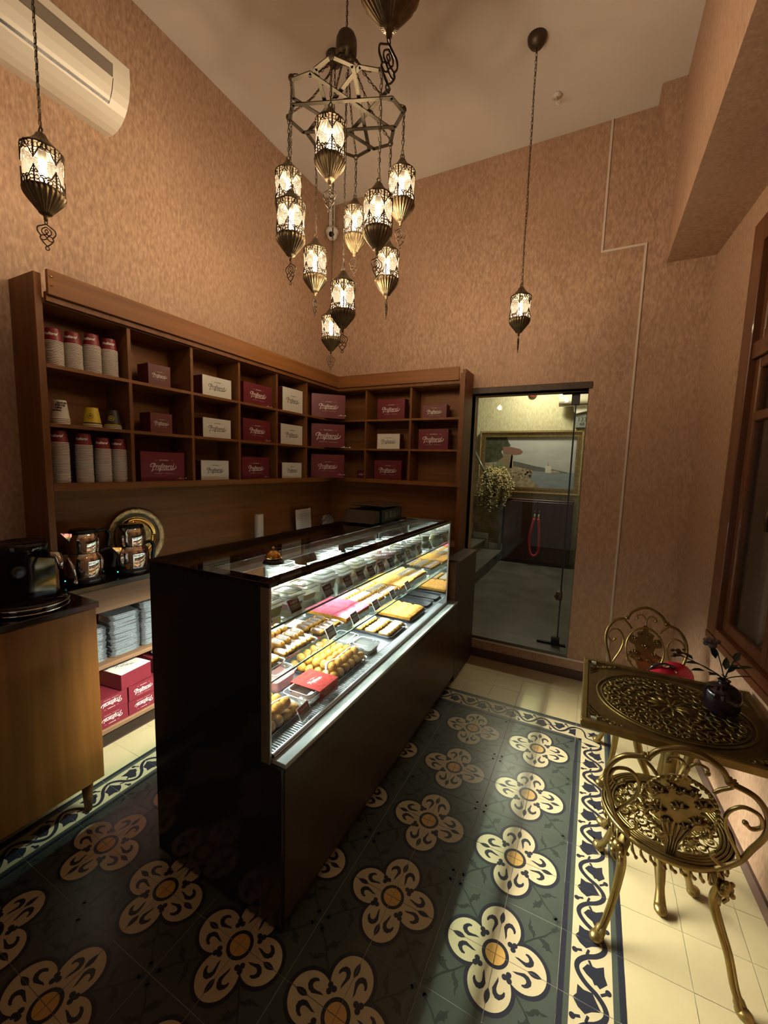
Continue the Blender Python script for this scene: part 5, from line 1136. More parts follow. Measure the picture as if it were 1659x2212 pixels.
# price tags on clear stands
TAGD = mat('tag_maroon_grey', (0.125, 0.060, 0.058), 0.25); TAGG = mat('tag_grey', (0.33, 0.31, 0.29), 0.3); TAGR = mat('tag_red', (0.46, 0.045, 0.06), 0.35)
def ptag(x, y, z, k, kind, red=False):
    t = thing('price_tag', ('red and white price tag standing on the air grille by the nearest cream puffs' if red else 'maroon-grey price tag on the %s, %s' % (kind, k)), 'price tag', (x, y, z), 0, 'price tags on the ' + kind)
    t.rotation_euler = (0, radians(-27), radians(6 if red else 4))
    W_, H_ = (0.076, 0.052) if red else (0.070, 0.053)
    b = MB(); b.box(0, 0.0015, -W_ / 2 - 0.004, W_ / 2 + 0.004, 0.0, H_ + 0.008); b.box(-0.03, 0.0, -W_ / 2, W_ / 2, 0.0, 0.001); b.obj('clear_stand', CLEAR, t)
    b = MB(); b.mi = 0; b.box(0.0016, 0.0020, -W_ / 2, W_ / 2, 0.004, H_ + 0.004); b.mi = 1; b.box(0.0020, 0.0022, -W_ / 2, W_ / 2, H_ * 0.26, H_ * 0.62)
    if red: b.mi = 1; b.box(0.0020, 0.0022, -W_ / 2, W_ / 2, 0.008, H_ * 0.62); b.mi = 0; b.box(0.0022, 0.0024, -W_ / 2, W_ / 2, H_ * 0.20, H_ * 0.28)
    b.obj('card', [TAGR, INKW] if red else [TAGD, TAGG], t)
    link('printed_word', text_mesh('Profiterol', 0.012, 0.45, 0.0002, 0.0, 'CENTER', 0.9), t, (0.0026, 0, H_ * 0.82), (radians(90), 0, radians(90))).data.materials.clear() if False else None
    b = MB(); mesh_into(b, text_mesh('Profiterol', 0.013, 0.45, 0.0002, 0.0, 'CENTER', 0.9), Matrix.Translation((0.0026, 0, H_ * 0.80)) @ Matrix.Rotation(radians(90), 4, 'Z') @ Matrix.Rotation(radians(90), 4, 'X')); b.obj('printed_word', INKW, t)
    if red: b = MB(); mesh_into(b, text_mesh('Profiterol', 0.013, 0, 0, 0.0, 'CENTER'), Matrix.Translation((0.0026, 0, H_ * 0.46)) @ Matrix.Rotation(radians(90), 4, 'Z') @ Matrix.Rotation(radians(90), 4, 'X')); b.obj('printed_name', TAGG, t)
ordn = ['first from the near end', 'second from the near end', 'third from the near end', 'fourth from the near end', 'fifth from the near end', 'sixth from the near end', 'sixth from the mirror', 'fifth from the mirror', 'fourth from the mirror', 'third from the mirror', 'second from the mirror', 'next to the mirror']
for k, y in enumerate((-1.44, -1.27, -1.04, -0.875, -0.75, -0.64, -0.525, -0.405, -0.28, -0.15, 0.03, 0.22)): ptag(-0.822, y, UZ, ordn[k], 'upper shelf edge')
for k, y in enumerate((-0.975, -0.76, -0.53, -0.31, -0.09)): ptag(-0.846, y, LZT, ('first', 'second', 'third', 'fourth', 'fifth')[k] + ' from the near end', 'lower shelf edge')
ptag(-0.780, -1.255, DZT, '', '', True)
for t in (pw, pc, pcp, py, pp): kill(t)

# side cabinet between the case and the back wall
c2 = thing('side_cabinet', 'low brown cabinet between the display case and the back wall', 'cabinet', (0, 0, 0))
b = MB(); b.box(KX0, KX1 - 0.006, KY1 + 0.004, WB - 0.016, 0.0, 0.955); b.obj('body', WOODD, c2)
b = MB(); b.bev(KX1 - 0.020, KX1, KY1 + 0.002, WB - 0.016, 0.0, 0.955, 0.002); b.obj('front_panel', wood('cabinet_front', (0.050, 0.030, 0.022), (0.075, 0.046, 0.033), 0.35), c2)
b = MB(); b.bev(KX0, KX1 + 0.003, KY1 + 0.001, WB - 0.016, 0.955, 0.972, 0.002); b.obj('top', wood('cabinet_top', (0.075, 0.045, 0.035), (0.105, 0.066, 0.05), 0.35, 'Y'), c2)
b = MB(); b.bev(KX1 - 0.075, KX1 - 0.020, KY1 + 0.0005, KY1 + 0.004, 0.66, 0.955, 0.001); b.obj('side_batten', WOODL, c2)
# service bell and scale on top
bell = thing('service_bell', 'brass counter bell with black base on the display case', 'bell', (-0.925, -1.290, TZ1 + 0.0005))
b = MB(); b.lathe([(0.0, 0.0), (0.042, 0.0), (0.040, 0.006), (0.030, 0.018), (0.0, 0.018)], 32); b.obj('bell_base', BLACKP, bell)
b = MB(); b.lathe([(0.0315, 0.020), (0.0325, 0.021), (0.031, 0.030), (0.025, 0.041), (0.014, 0.049), (0.0, 0.0515)], 32); b.obj('dome', GOLDB, bell)
b = MB(); b.lathe([(0.003, 0.049), (0.003, 0.057), (0.006, 0.059), (0.006, 0.063), (0.0, 0.066)], 14); b.obj('button', CHROME, bell)
sc = thing('weighing_scale', 'dark electronic weighing scale on the far end of the display case', 'scale', (-1.195, 0.09, TZ1 + 0.0005), radians(2))
b = MB(); b.T = Matrix.Rotation(radians(90), 4, 'X'); b.prism([(-0.14, 0.012), (0.12, 0.012), (0.12, 0.095), (-0.10, 0.095), (-0.14, 0.07)], -0.17, 0.17); b.obj('housing', mat('scale_grey', (0.014, 0.016, 0.018), 0.35), sc)
b = MB(); b.bev(-0.13, 0.125, -0.165, 0.165, 0.112, 0.126, 0.005); b.obj('weighing_plate', mat('scale_plate', (0.09, 0.065, 0.055), 0.35, 0.4), sc)
b = MB(); b.lathe([(0.03, 0.09), (0.03, 0.113)], 16); b.obj('plate_support', BLACKP, sc)
b = MB(); b.T = Matrix.Rotation(radians(90), 4, 'Z') @ Matrix.Rotation(radians(90), 4, 'X'); b.prism([(-0.275, 0.012), (-0.17, 0.012), (-0.17, 0.095), (-0.20, 0.09)], -0.13, 0.11); b.obj('keypad', BLACKP, sc)
for k in range(4): b = MB(); b.bev(0.1195, 0.1215, -0.13 + 0.07 * k, -0.075 + 0.07 * k, 0.03, 0.08, 0.0008); b.obj('display_window', mat('lcd', (0.09, 0.11, 0.10), 0.2), sc)
for x in (-0.11, 0.10):
    for y in (-0.14, 0.14): b = MB(); b.lathe([(0.0, 0), (0.012, 0), (0.012, 0.012), (0, 0.012)], 12); b.obj('foot', BLACKP, sc, (x, y, 0))
# ============================================================ LANTERNS
R_ = 0.060
def lantern_meshes():
    M = {}
    b = MB(); b.lathe([(0.010, 0.128), (0.014, 0.124), (0.020, 0.112), (0.034, 0.094), (0.050, 0.080), (0.061, 0.072), (0.062, 0.068)], 80, flute=20, fl=0.035); M['cap'] = b.mesh('cap', BRONZE)
    b = MB(); b.lathe([(0.0575, 0.070), (0.0575, -0.070)], 96, flute=24, fl=0.014); M['glass'] = b.mesh('glass_shade', LAMPG)
    def band(zt, up):
        b = MB(); s = 1 if up else -1; r = 0.0608; H = 0.038
        def P(a, z): return (r * cos(a), r * sin(a), zt + s * z)
        b.tube([P(2 * pi * i / 28, 0) for i in range(28)], 0.0032, 5, closed=True)
        n = 6
        for k in range(n):
            a0 = 2 * pi * k / n; w = 2 * pi / n
            def Q(u, v): return P(a0 + u * w, -v * H)
            # scallop edge dropping to a point, rings and scrolls inside
            b.tube([Q(-0.5, 0.55), Q(-0.38, 0.68), Q(-0.25, 0.62), Q(-0.15, 0.95), Q(0, 1.45), Q(0.15, 0.95), Q(0.25, 0.62), Q(0.38, 0.68), Q(0.5, 0.55)], 0.0026, 4)
            b.tube([Q(0, 0), Q(0, 1.5)], 0.0034, 4)
            for (u, v, q) in ((-0.33, 0.30, 0.0085), (0.33, 0.30, 0.0085), (-0.12, 0.42, 0.0070), (0.12, 0.42, 0.0070), (-0.09, 0.95, 0.0045), (0.09, 0.95, 0.0045), (0.5, 0.28, 0.0085)):
                b.tube([P(a0 + u * w + q * cos(2 * pi * i / 8) / r, -v * H + q * sin(2 * pi * i / 8)) for i in range(8)], 0.0021, 3, closed=True)
            b.tube([Q(-0.5, 0.0), Q(-0.40, 0.30), Q(-0.25, 0.62)], 0.0022, 3); b.tube([Q(0.5, 0.0), Q(0.40, 0.30), Q(0.25, 0.62)], 0.0022, 3)
        return b.mesh('filigree_band', BRONZD)
    M['up'] = band(0.068, True); M['lo'] = band(-0.066, False)
    b = MB(); b.lathe([(0.058, -0.060), (0.0615, -0.066), (0.0620, -0.074), (0.0570, -0.086), (0.0440, -0.104), (0.0300, -0.122), (0.0205, -0.134), (0.0190, -0.139), (0.010, -0.142), (0.006, -0.150), (0.006, -0.160), (0.0, -0.163)], 120, flute=24, fl=0.05); M['bowl'] = b.mesh('fluted_bowl', BRONZE)
    b = MB(); b.lathe([(0.0, 0.022), (0.008, 0.020), (0.0115, 0.008), (0.0130, -0.008), (0.0130, -0.024), (0.009, -0.040), (0.0, -0.044)], 16); M['bulb'] = b.mesh('bulb', BULBM)
    b = MB(); b.lathe([(0.0, 0.075), (0.013, 0.075), (0.013, 0.024), (0.0, 0.022)], 14); M['socket'] = b.mesh('bulb_holder', mat('amber_holder', (0.55, 0.38, 0.16), 0.4))
    b = MB(); r = 0.0031
    def lp(pts, q=r): b.tube(smooth_path([(x, 0, z) for x, z in pts], 4), q, 4, flat=0.7)
    for s in (-1, 1):
        lp([(0, 0.0), (s * 0.012, -0.008), (s * 0.024, -0.016), (s * 0.026, -0.030), (s * 0.017, -0.044), (s * 0.019, -0.052), (s * 0.010, -0.066), (0, -0.076)])
        lp([(0, -0.010), (s * 0.012, -0.020), (s * 0.013, -0.032), (s * 0.004, -0.038), (0, -0.030)], 0.0026)
        lp([(s * 0.018, -0.044), (s * 0.008, -0.040), (0, -0.048), (s * 0.008, -0.056), (s * 0.016, -0.056)], 0.0026)
        lp([(0, -0.018), (s * 0.005, -0.026), (0, -0.032)], 0.0022)
    b.tube([(0.0055 * cos(2 * pi * i / 10), 0, -0.083 + 0.0065 * sin(2 * pi * i / 10)) for i in range(10)], 0.0018, 4, closed=True)
    b.tube([(0.0045 * cos(2 * pi * i / 10), 0, 0.005 + 0.005 * sin(2 * pi * i / 10)) for i in range(10)], 0.0016, 4, closed=True)
    M['orn'] = b.mesh('pendant_ornament', BRONZD)
    b = MB(); b.tube([(0.009 * cos(2 * pi * i / 14), 0, 0.137 + 0.009 * sin(2 * pi * i / 14)) for i in range(14)], 0.0024, 6, closed=True); M['ring'] = b.mesh('hanging_ring', BRONZD)
    return M
LM = lantern_meshes()
LAMP = bpy.data.lights.new('lantern_light', 'POINT'); LAMP.energy = BULB_W; LAMP.color = (1.0, 0.78, 0.52); LAMP.shadow_soft_size = 0.028
def chain_mesh(pts, pitch=0.020, w=0.0046, r=0.0015, cord=True):
    """oval links along a polyline, with the lamp cord beside"""
    b = MB(); P = [Vector(p) for p in pts]; segs = [(P[i], P[i + 1]) for i in range(len(P) - 1)]; k = 0; carry = 0.0
    for a, c in segs:
        L_ = (c - a).length; d = (c - a) / max(L_, 1e-9); u = Vector((0, 1, 0)) if abs(d.y) < 0.9 else Vector((1, 0, 0)); s1 = d.cross(u).normalized(); s2 = d.cross(s1).normalized(); t = carry
        while t < L_:
            m = a + d * (t + pitch * 0.5); sd = s1 if k % 2 == 0 else s2; hl = pitch * 0.62
            loop = []
            for (x, y) in ((-1, 0), (-0.62, 1), (0.62, 1), (1, 0), (0.62, -1), (-0.62, -1)): loop.append(m + d * (hl * x) + sd * (w * y))
            b.tube(loop, r, 4, closed=True); t += pitch; k += 1
        carry = t - L_
    if cord: b.tube([tuple(p + Vector((0.003, -0.002, 0)) + Vector((0.0035 * sin(i * 2.3), 0.002 * cos(i * 1.7), 0))) for i, p in enumerate(subdiv(P))], 0.0019, 4)
    return b
def subdiv(P, n=9):
    o = []
    for i in range(len(P) - 1): o += [P[i].lerp(P[i + 1], k / n) for k in range(n)]
    return o + [P[-1]]
def lantern(label, x, y, z, top, yaw=0.0, grp='glass and metal lanterns', oy=0.0, canopy=False):
    t = thing('lantern', label, 'lantern', (x, y, z), yaw, grp)
    for k, n in (('cap', 'cap'), ('glass', 'glass_shade'), ('up', 'filigree_band'), ('lo', 'filigree_band'), ('bowl', 'fluted_bowl'), ('socket', 'bulb_holder'), ('bulb', 'bulb'), ('ring', 'hanging_ring')): link(n, LM[k], t)
    link('pendant_ornament', LM['orn'], t, (0, 0, -0.172), oy)
    l = bpy.data.objects.new('lantern_light', LAMP); COL.objects.link(l); l.parent = t; l.location = (0, 0, -0.022)
    me = chain_mesh([(0, 0, top - z), (0, 0, 0.143)]).mesh('chain', BRONZD); link('chain', me, t)
    if canopy:
        b = MB(); b.lathe([(0.0, 0.0), (0.055, 0.0), (0.052, -0.02), (0.035, -0.045), (0.0, -0.055)], 24); b.obj('ceiling_rose', BRONZD, t, (0, 0, top - z))
    return t
CX, CYY, CZ = -0.978, -0.745, 3.288
CL = [('lantern hanging nearest and highest at the front of the star chandelier', -0.883, -1.000, 2.982, 0.2, 0.1), ('lantern at the far left of the star chandelier, partly behind another', -1.233, -0.840, 2.985, 0.5, 0.9),
      ('large left lantern of the star chandelier, second from the front', -1.091, -0.993, 2.733, 0.0, 0.0), ('lantern low at the left back of the star chandelier', -1.226, -0.632, 2.733, 0.3, 1.45),
      ('lowest lantern in the centre of the star chandelier', -1.000, -0.705, 2.502, 0.1, 0.2), ('lantern in the middle back of the star chandelier', -1.073, -0.490, 2.967, 0.8, 0.1),
      ('large right lantern of the star chandelier beside the front one', -0.730, -0.858, 2.747, 0.4, 0.6), ('high right lantern of the star chandelier', -0.723, -0.650, 2.966, 0.7, 0.2), ('right back lantern hanging low from the star chandelier', -0.865, -0.497, 2.712, 0.9, 0.9)]
# chandelier body
ch = thing('star_chandelier', 'eight-pointed flat brass star frame with ball and chains hanging from the ceiling', 'chandelier', (CX, CYY, CZ))
hexp = [(0.270, 0.0), (0.225, 0.078), (-0.225, 0.078), (-0.270, 0.0), (-0.225, -0.078), (0.225, -0.078)]
for k in range(4):
    b = MB(); wd = 0.0085
    for i in range(6):
        p, q = Vector(hexp[i]), Vector(hexp[(i + 1) % 6]); d = (q - p).normalized(); n = Vector((-d.y, d.x)) * wd; p2 = p - d * 0.003; q2 = q + d * 0.003
        b.prism([tuple(p2 - n), tuple(q2 - n), tuple(q2 + n), tuple(p2 + n)], 0.0, 0.004)
    b.obj('star_bar', FRAMEB, ch, (0, 0, 0.0045 * k), radians(45 * k + 22.5 - 2))
anch = []
for k in range(8):
    a = radians(45 * k + 22.5 - 2); anch.append(Vector((0.272 * cos(a), 0.272 * sin(a), 0.012)))
for p in anch:
    b = MB(); b.ball((0, 0, 0), 0.013, 10, 7); b.obj('corner_knob', BRONZD, ch, tuple(p))
b = MB(); b.lathe([(0.0, 0.350), (0.022, 0.346), (0.038, 0.334), (0.046, 0.316), (0.048, 0.295), (0.048, 0.262), (0.044, 0.250), (0.030, 0.244), (0.028, 0.232), (0.0, 0.228)], 28); b.obj('ball', BRONZD, ch)
for p in anch:
    P0 = Vector((p.x * 0.12, p.y * 0.12, 0.245)); mid = P0.lerp(p, 0.5) + Vector((0, 0, -0.035))
    me = chain_mesh(smooth_path([P0, mid, p + Vector((0, 0, 0.012))], 4), cord=True).mesh('support_chain', BRONZD); link('support_chain', me, ch)
me = chain_mesh([(0, 0, ZC - CZ), (0, 0, 0.335)]).mesh('main_chain', BRONZD); link('main_chain', me, ch)
b = MB(); b.lathe([(0.0, 0.0), (0.075, 0.0), (0.07, -0.025), (0.045, -0.05), (0.0, -0.06)], 28); b.obj('ceiling_rose', BRONZD, ch, (0, 0, ZC - CZ))
for i, (lab, x, y, z, yaw, oy) in enumerate(CL):
    if i == 4: lantern(lab, x, y, z, CZ + 0.22, yaw, 'lanterns of the star chandelier', oy); continue
    A = min(anch, key=lambda p: (p.x + CX - x) ** 2 + (p.y + CYY - y) ** 2)
    lantern(lab, A.x + CX, A.y + CYY, z, CZ + 0.004, yaw, 'lanterns of the star chandelier', oy)
lantern('single lantern hanging at the left in front of the air conditioner', -1.660, -1.660, 2.690, ZC, 0.2, 'single hanging lanterns', radians(55), True)
lantern('single lantern hanging on a long chain at the right, before the door', -0.307, 0.226, 2.668, ZC, 0.6, 'single hanging lanterns', radians(60), True)
lantern('single lantern low in the back corner behind the chandelier', -1.430, -0.180, 2.565, ZC, 0.3, 'single hanging lanterns', 0.5, True)
lantern('single lantern nearest the viewer, cut by the top edge', -0.262, -1.683, 2.712, ZC, 0.1, 'single hanging lanterns', radians(65), True)

# ============================================================ TABLE, CHAIRS, VASE
def ring_pts(cx, cy, r, n, z, ry=None): return [(cx + r * cos(2 * pi * i / n), cy + (ry or r) * sin(2 * pi * i / n), z) for i in range(n)]
def scroll(b, cx, cy, z, r, a, hand=1, tr=0.004, turns=1.3):
    n = 12; b.tube([(cx + r * (1 - 0.78 * i / n) * cos(a + hand * turns * 2 * pi * i / n), cy + r * (1 - 0.78 * i / n) * sin(a + hand * turns * 2 * pi * i / n), z + 0.003 * sin(pi * i / n)) for i in range(n + 1)], [tr * (0.6 + 0.5 * sin(pi * i / n)) for i in range(n + 1)], 5)
tb = thing('garden_table', 'ornate cast gold table with a clear glass top by the window', 'table', (0.535, -0.535, 0))
TX, TY, TH = 0.330, 0.300, 0.735
b = MB()
for (p, q, e, g) in ((-TX, TX, -TY, -TY + 0.022), (-TX, TX, TY - 0.022, TY), (-TX, -TX + 0.022, -TY + 0.022, TY - 0.022), (TX - 0.022, TX, -TY + 0.022, TY - 0.022)): b.bev(p, q, e, g, TH - 0.032, TH, 0.003)
b.obj('table_frame', GOLD, tb)
b = MB(); b.box(-TX + 0.022, TX - 0.022, -TY + 0.022, TY - 0.022, TH - 0.018, TH - 0.013); b.obj('relief_ground', GOLDD, tb)
b = MB(); z = TH - 0.010; rr = random.Random(12)
b.tube(ring_pts(0, 0, 0.272, 56, z, 0.245), 0.005, 6, closed=True); b.tube(ring_pts(0, 0, 0.255, 56, z, 0.228), 0.003, 5, closed=True)
for k in range(12):
    a = 2 * pi * k / 12; b.tube([(0.018 * cos(a), 0.018 * sin(a), z), (0.055 * cos(a + 0.08), 0.050 * sin(a + 0.08), z + 0.003), (0.085 * cos(a), 0.078 * sin(a), z)], [0.004, 0.0085, 0.002], 6)
b.ball((0, 0, z), 0.014, 12, 6, (1, 1, 0.6))
for ringr, n, r in ((0.112, 14, 0.024), (0.158, 20, 0.025), (0.202, 26, 0.025), (0.234, 32, 0.018)):
    for k in range(n):
        a = 2 * pi * (k + 0.5 * (n % 4 == 0)) / n; scroll(b, ringr * cos(a), ringr * 0.90 * sin(a), z, r, a + rr.uniform(-1, 1), 1 if k % 2 else -1, 0.0040, 1.2)
        a2 = a + pi / n; b.ball((ringr * cos(a2), ringr * 0.9 * sin(a2), z), 0.006, 6, 4)
for sx in (-1, 1):
    for sy in (-1, 1):
        for k in range(5): scroll(b, sx * (0.285 - 0.022 * k), sy * (0.262 - 0.010 * (4 - k)), z, 0.014, k, sx * sy, 0.003, 1.1)
        for k in range(3): b.tube([(sx * 0.30, sy * (0.15 + 0.03 * k), z), (sx * 0.27, sy * (0.20 + 0.02 * k), z)], 0.0025, 4)
o = b.obj('relief_scrollwork', GOLD, tb); o['kind'] = 'stuff'
b = MB(); b.bev(-TX + 0.004, TX - 0.004, -TY + 0.004, TY - 0.004, TH + 0.001, TH + 0.008, 0.001); b.obj('glass_top', glass('table_glass', (0.93, 0.95, 0.91), 0.04, 0, 0, 0.30), tb)
for sx in (-1, 1):
    for sy in (-1, 1):
        b = MB(); b.box(sx * 0.285 - 0.010, sx * 0.285 + 0.010, sy * 0.262 - 0.007, sy * 0.262 + 0.007, TH - 0.0125, TH + 0.0005); b.obj('glass_pad', WHITEC, tb)
b = MB(); b.tube(ring_pts(0, 0, 0.085, 20, 0.30), 0.009, 8, closed=True)
b.lathe([(0.0, 0.24), (0.018, 0.25), (0.030, 0.30), (0.018, 0.36), (0.024, 0.42), (0.016, 0.50), (0.03, 0.62), (0.07, 0.70), (0.10, TH - 0.02)], 20); b.obj('pedestal', GOLD, tb)
for k in range(3):
    a = radians(270 + 120 * k); b = MB()
    P = smooth_path([(0.05, 0, 0.66), (0.12, 0, 0.60), (0.10, 0, 0.46), (0.05, 0, 0.34), (0.09, 0, 0.20), (0.17, 0, 0.08), (0.215, 0, 0.020)], 6)
    b.tube([tuple(p) for p in P], [0.015 + 0.008 * abs(sin(i * 0.2)) for i in range(len(P))], 8, flat=0.7); b.ball((0.225, 0, 0.016), 0.0235, 10, 7, (1.2, 1, 0.7)); b.v = [(x, y, max(z, 0.0)) for x, y, z in b.v]
    b.obj('leg', GOLD, tb, (0, 0, 0), a)

def chair(label, x, y, yaw, feet):
    """local frame: sitter looks along +y, the back stands at -y"""
    t = thing('garden_chair', label, 'chair', (x, y, 0), yaw, 'ornate gold garden chairs')
    SZ = 0.435; R = 0.205
    b = MB(); b.lathe([(R - 0.020, SZ - 0.012), (R - 0.004, SZ - 0.014), (R, SZ - 0.006), (R, SZ - 0.030), (R - 0.005, SZ - 0.034), (R - 0.008, SZ - 0.015)], 56); b.obj('seat_rim', GOLD, t)
    b = MB()
    for r in (0.196, 0.186, 0.176, 0.166): b.tube(ring_pts(0, 0, r, 48, SZ - 0.008), 0.0042, 6, closed=True)
    b.lathe([(0.160, SZ - 0.016), (0.200, SZ - 0.016)], 48)
    b.obj('seat_ridges', GOLD, t)
    b = MB(); rr = random.Random(4)
    b.tube(ring_pts(0, 0, 0.040, 20, SZ - 0.012), 0.003, 5, closed=True); b.tube(ring_pts(0, 0, 0.014, 12, SZ - 0.012), 0.003, 5, closed=True)
    for k in range(10):
        a = 2 * pi * k / 10; b.tube([(0.014 * cos(a), 0.014 * sin(a), SZ - 0.012), (0.04 * cos(a), 0.04 * sin(a), SZ - 0.012)], 0.0028, 5)
    for n, rad, q in ((8, 0.068, 0.022), (12, 0.105, 0.023), (16, 0.140, 0.021)):
        for k in range(n):
            a = 2 * pi * (k + (0.5 if n == 12 else 0)) / n; cx, cy = rad * cos(a), rad * sin(a)
            scroll(b, cx, cy, SZ - 0.013, q, a, 1 if k % 2 else -1, 0.0036, 1.4); b.tube(ring_pts(cx, cy, q * 0.98, 12, SZ - 0.014), 0.0026, 4, closed=True)
            a3 = a + pi / n; b.ball((rad * cos(a3), rad * sin(a3), SZ - 0.014), 0.0065, 6, 4)
    o = b.obj('seat_scrollwork', GOLD, t); o['kind'] = 'stuff'
    b = MB()
    for k in range(44):   # leafy apron hanging from the rim
        a = 2 * pi * k / 44; near = abs(((math.degrees(a) - 45 + 45) % 90) - 45) / 45.0; dpt = 0.026 + 0.045 * (1 - near) ** 2
        rr0 = R - 0.006; P = [(rr0 * cos(a), rr0 * sin(a), SZ - 0.030), (rr0 * cos(a + 0.03), rr0 * sin(a + 0.03), SZ - 0.030 - dpt * 0.6), ((rr0 - 0.004) * cos(a + 0.09), (rr0 - 0.004) * sin(a + 0.09), SZ - 0.030 - dpt)]
        b.tube(P, [0.005, 0.0085, 0.004], 5, flat=0.7); b.ball(P[2], 0.0065, 6, 4)
    o = b.obj('apron_leaves', GOLD, t); o['kind'] = 'stuff'
    for (fx_, fy_) in feet:
        a = math.atan2(fy_, fx_); d = math.hypot(fx_, fy_); b = MB()
        P = smooth_path([(0.170, 0, SZ - 0.03), (0.200, 0, SZ - 0.085), (0.192, 0, SZ - 0.16), (d - 0.065, 0, 0.16), (d - 0.035, 0, 0.07), (d - 0.006, 0, 0.022)], 6); n = len(P)
        b.tube([tuple(p) for p in P], [0.026 - 0.012 * min(1, 1.6 * i / n) + (0.006 if i > n - 5 else 0) for i in range(n)], 10, flat=0.62)
        b.tube([tuple(p + Vector((0.010, 0, 0.004))) for p in P[6:-2]], 0.0055, 6)
        b.ball((d, 0, 0.018), 0.022, 12, 8, (1.25, 1.0, 0.82))
        b.v = [(x_, y_, max(z_, 0.0004)) for x_, y_, z_ in b.v]
        lg = b.obj('leg', GOLD, t, (0, 0, 0), a)
        b = MB(); b.ball((0.222, 0, SZ - 0.075), 0.020, 10, 8, (0.8, 1, 1.2)); b.ball((0.240, 0, SZ - 0.083), 0.009, 8, 6)
        for s in (-1, 1): b.ball((0.228, s * 0.014, SZ - 0.060), 0.008, 8, 5); b.ball((0.222, s * 0.019, SZ - 0.085), 0.011, 8, 5); b.tube([(0.215, s * 0.01, SZ - 0.10), (0.218, s * 0.02, SZ - 0.125), (0.212, s * 0.008, SZ - 0.14)], 0.006, 5)
        b.obj('lion_mask', GOLD, lg)
    # back, drawn in the x-z plane
    bk = link('backrest', None, t, (0, -0.185, 0), (radians(-16.5) * -1, 0, 0))
    bk.rotation_euler = (radians(15.0), 0, 0); bk.location = (0, -0.185, 0.43)
    def V(p): return (p[0], 0, p[1])
    def sp(pts, r, n=6, seg=7, flat=1.0): bb.tube([V((p[0], p[1])) for p in smooth_path([(x_, z_, 0) for x_, z_ in pts], n)], r, seg, flat=flat)
    bb = MB()
    sp([(-0.098, 0.385), (-0.070, 0.430), (0.0, 0.462), (0.070, 0.430), (0.098, 0.385)], 0.0085, 8)
    for s in (-1, 1):
        sp([(s * 0.100, 0.382), (s * 0.160, 0.360), (s * 0.198, 0.300), (s * 0.205, 0.230), (s * 0.185, 0.150), (s * 0.165, 0.080), (s * 0.120, 0.010)], 0.0085, 8)
        sp([(s * 0.096, 0.390), (s * 0.110, 0.372), (s * 0.085, 0.345), (s * 0.072, 0.325)], 0.006, 5)
    fr = bb; fr.obj('back_frame', GOLDD, t, bk.location, (radians(15), 0, 0)).name = 'back_frame'
    bb = MB()
    for s in (-1, 1):
        sp([(s * 0.172, 0.085), (s * 0.150, 0.130), (s * 0.118, 0.200), (s * 0.112, 0.260), (s * 0.140, 0.305), (s * 0.180, 0.295), (s * 0.192, 0.255), (s * 0.172, 0.232), (s * 0.156, 0.248)], 0.0058, 6)
        sp([(s * 0.160, 0.060), (s * 0.125, 0.040), (s * 0.100, 0.062), (s * 0.108, 0.085)], 0.0055, 6)
        sp([(s * 0.030, 0.120), (s * 0.050, 0.170), (s * 0.078, 0.172), (s * 0.086, 0.140), (s * 0.070, 0.130)], 0.005, 6)
        sp([(s * 0.004, 0.395), (s * 0.020, 0.415), (s * 0.045, 0.410), (s * 0.048, 0.392)], 0.0045, 5)
        for q in ((s * 0.156, 0.248), (s * 0.070, 0.132), (s * 0.048, 0.392)): bb.ball(V(q), 0.0085, 8, 6)
    sp([(0, 0.395), (0, 0.350)], 0.005, 3); bb.obj('scrolls', GOLD, t, bk.location, (radians(15), 0, 0))
    bb = MB()
    for i in range(40): a = 2 * pi * i / 40; bb.ball((0.096 * cos(a), 0, 0.215 + 0.128 * sin(a)), 0.0072, 7, 5)
    bb.tube([(0.096 * cos(2 * pi * i / 40), 0.004, 0.215 + 0.128 * sin(2 * pi * i / 40)) for i in range(40)], 0.0055, 6, closed=True)
    bb.obj('beaded_oval', GOLD, t, bk.location, (radians(15), 0, 0))
    bb = MB()      # bunch of leaves spreading from a fluted stem
    pts = [(-0.014, 0.0), (-0.018, 0.06), (-0.034, 0.125), (-0.050, 0.150), (-0.072, 0.158), (-0.066, 0.170), (-0.085, 0.188), (-0.062, 0.200), (-0.040, 0.205), (-0.052, 0.232), (-0.082, 0.245), (-0.088, 0.268), (-0.068, 0.290), (-0.038, 0.278), (-0.036, 0.312), (-0.016, 0.320), (-0.012, 0.352), (0, 0.366)]
    poly = pts + [(-x_, z_) for x_, z_ in pts[-2::-1]]
    rq = random.Random(8); poly = [(x_ + rq.uniform(-0.003, 0.003), z_ + rq.uniform(-0.003, 0.003)) for x_, z_ in poly]
    bb.T = Matrix.Rotation(radians(90), 4, 'X'); bb.prism(poly, -0.004, 0.004); bb.T = None
    for (cx, cz, r) in ((-0.055, 0.262, 0.024), (0.055, 0.262, 0.024), (-0.05, 0.185, 0.024), (0.05, 0.185, 0.024), (0, 0.225, 0.026), (0, 0.29, 0.020), (0.03, 0.30, 0.016), (-0.03, 0.3, 0.016), (-0.025, 0.15, 0.018), (0.025, 0.15, 0.018)):
        for k in range(5): a = radians(30 + 60 * k * 0.8); bb.tube([(cx, -0.004, cz), (cx + r * 0.6 * cos(a), -0.010, cz + r * 0.6 * sin(a)), (cx + r * cos(a), -0.004, cz + r * sin(a))], [0.003, 0.0055, 0.002], 5)
        for k in range(3): a = radians(50 + 50 * k); bb.tube([(cx, 0.004, cz), (cx + r * 0.6 * cos(a), 0.008, cz + r * 0.6 * sin(a)), (cx + r * cos(a), 0.004, cz + r * sin(a))], [0.003, 0.0055, 0.002], 5)
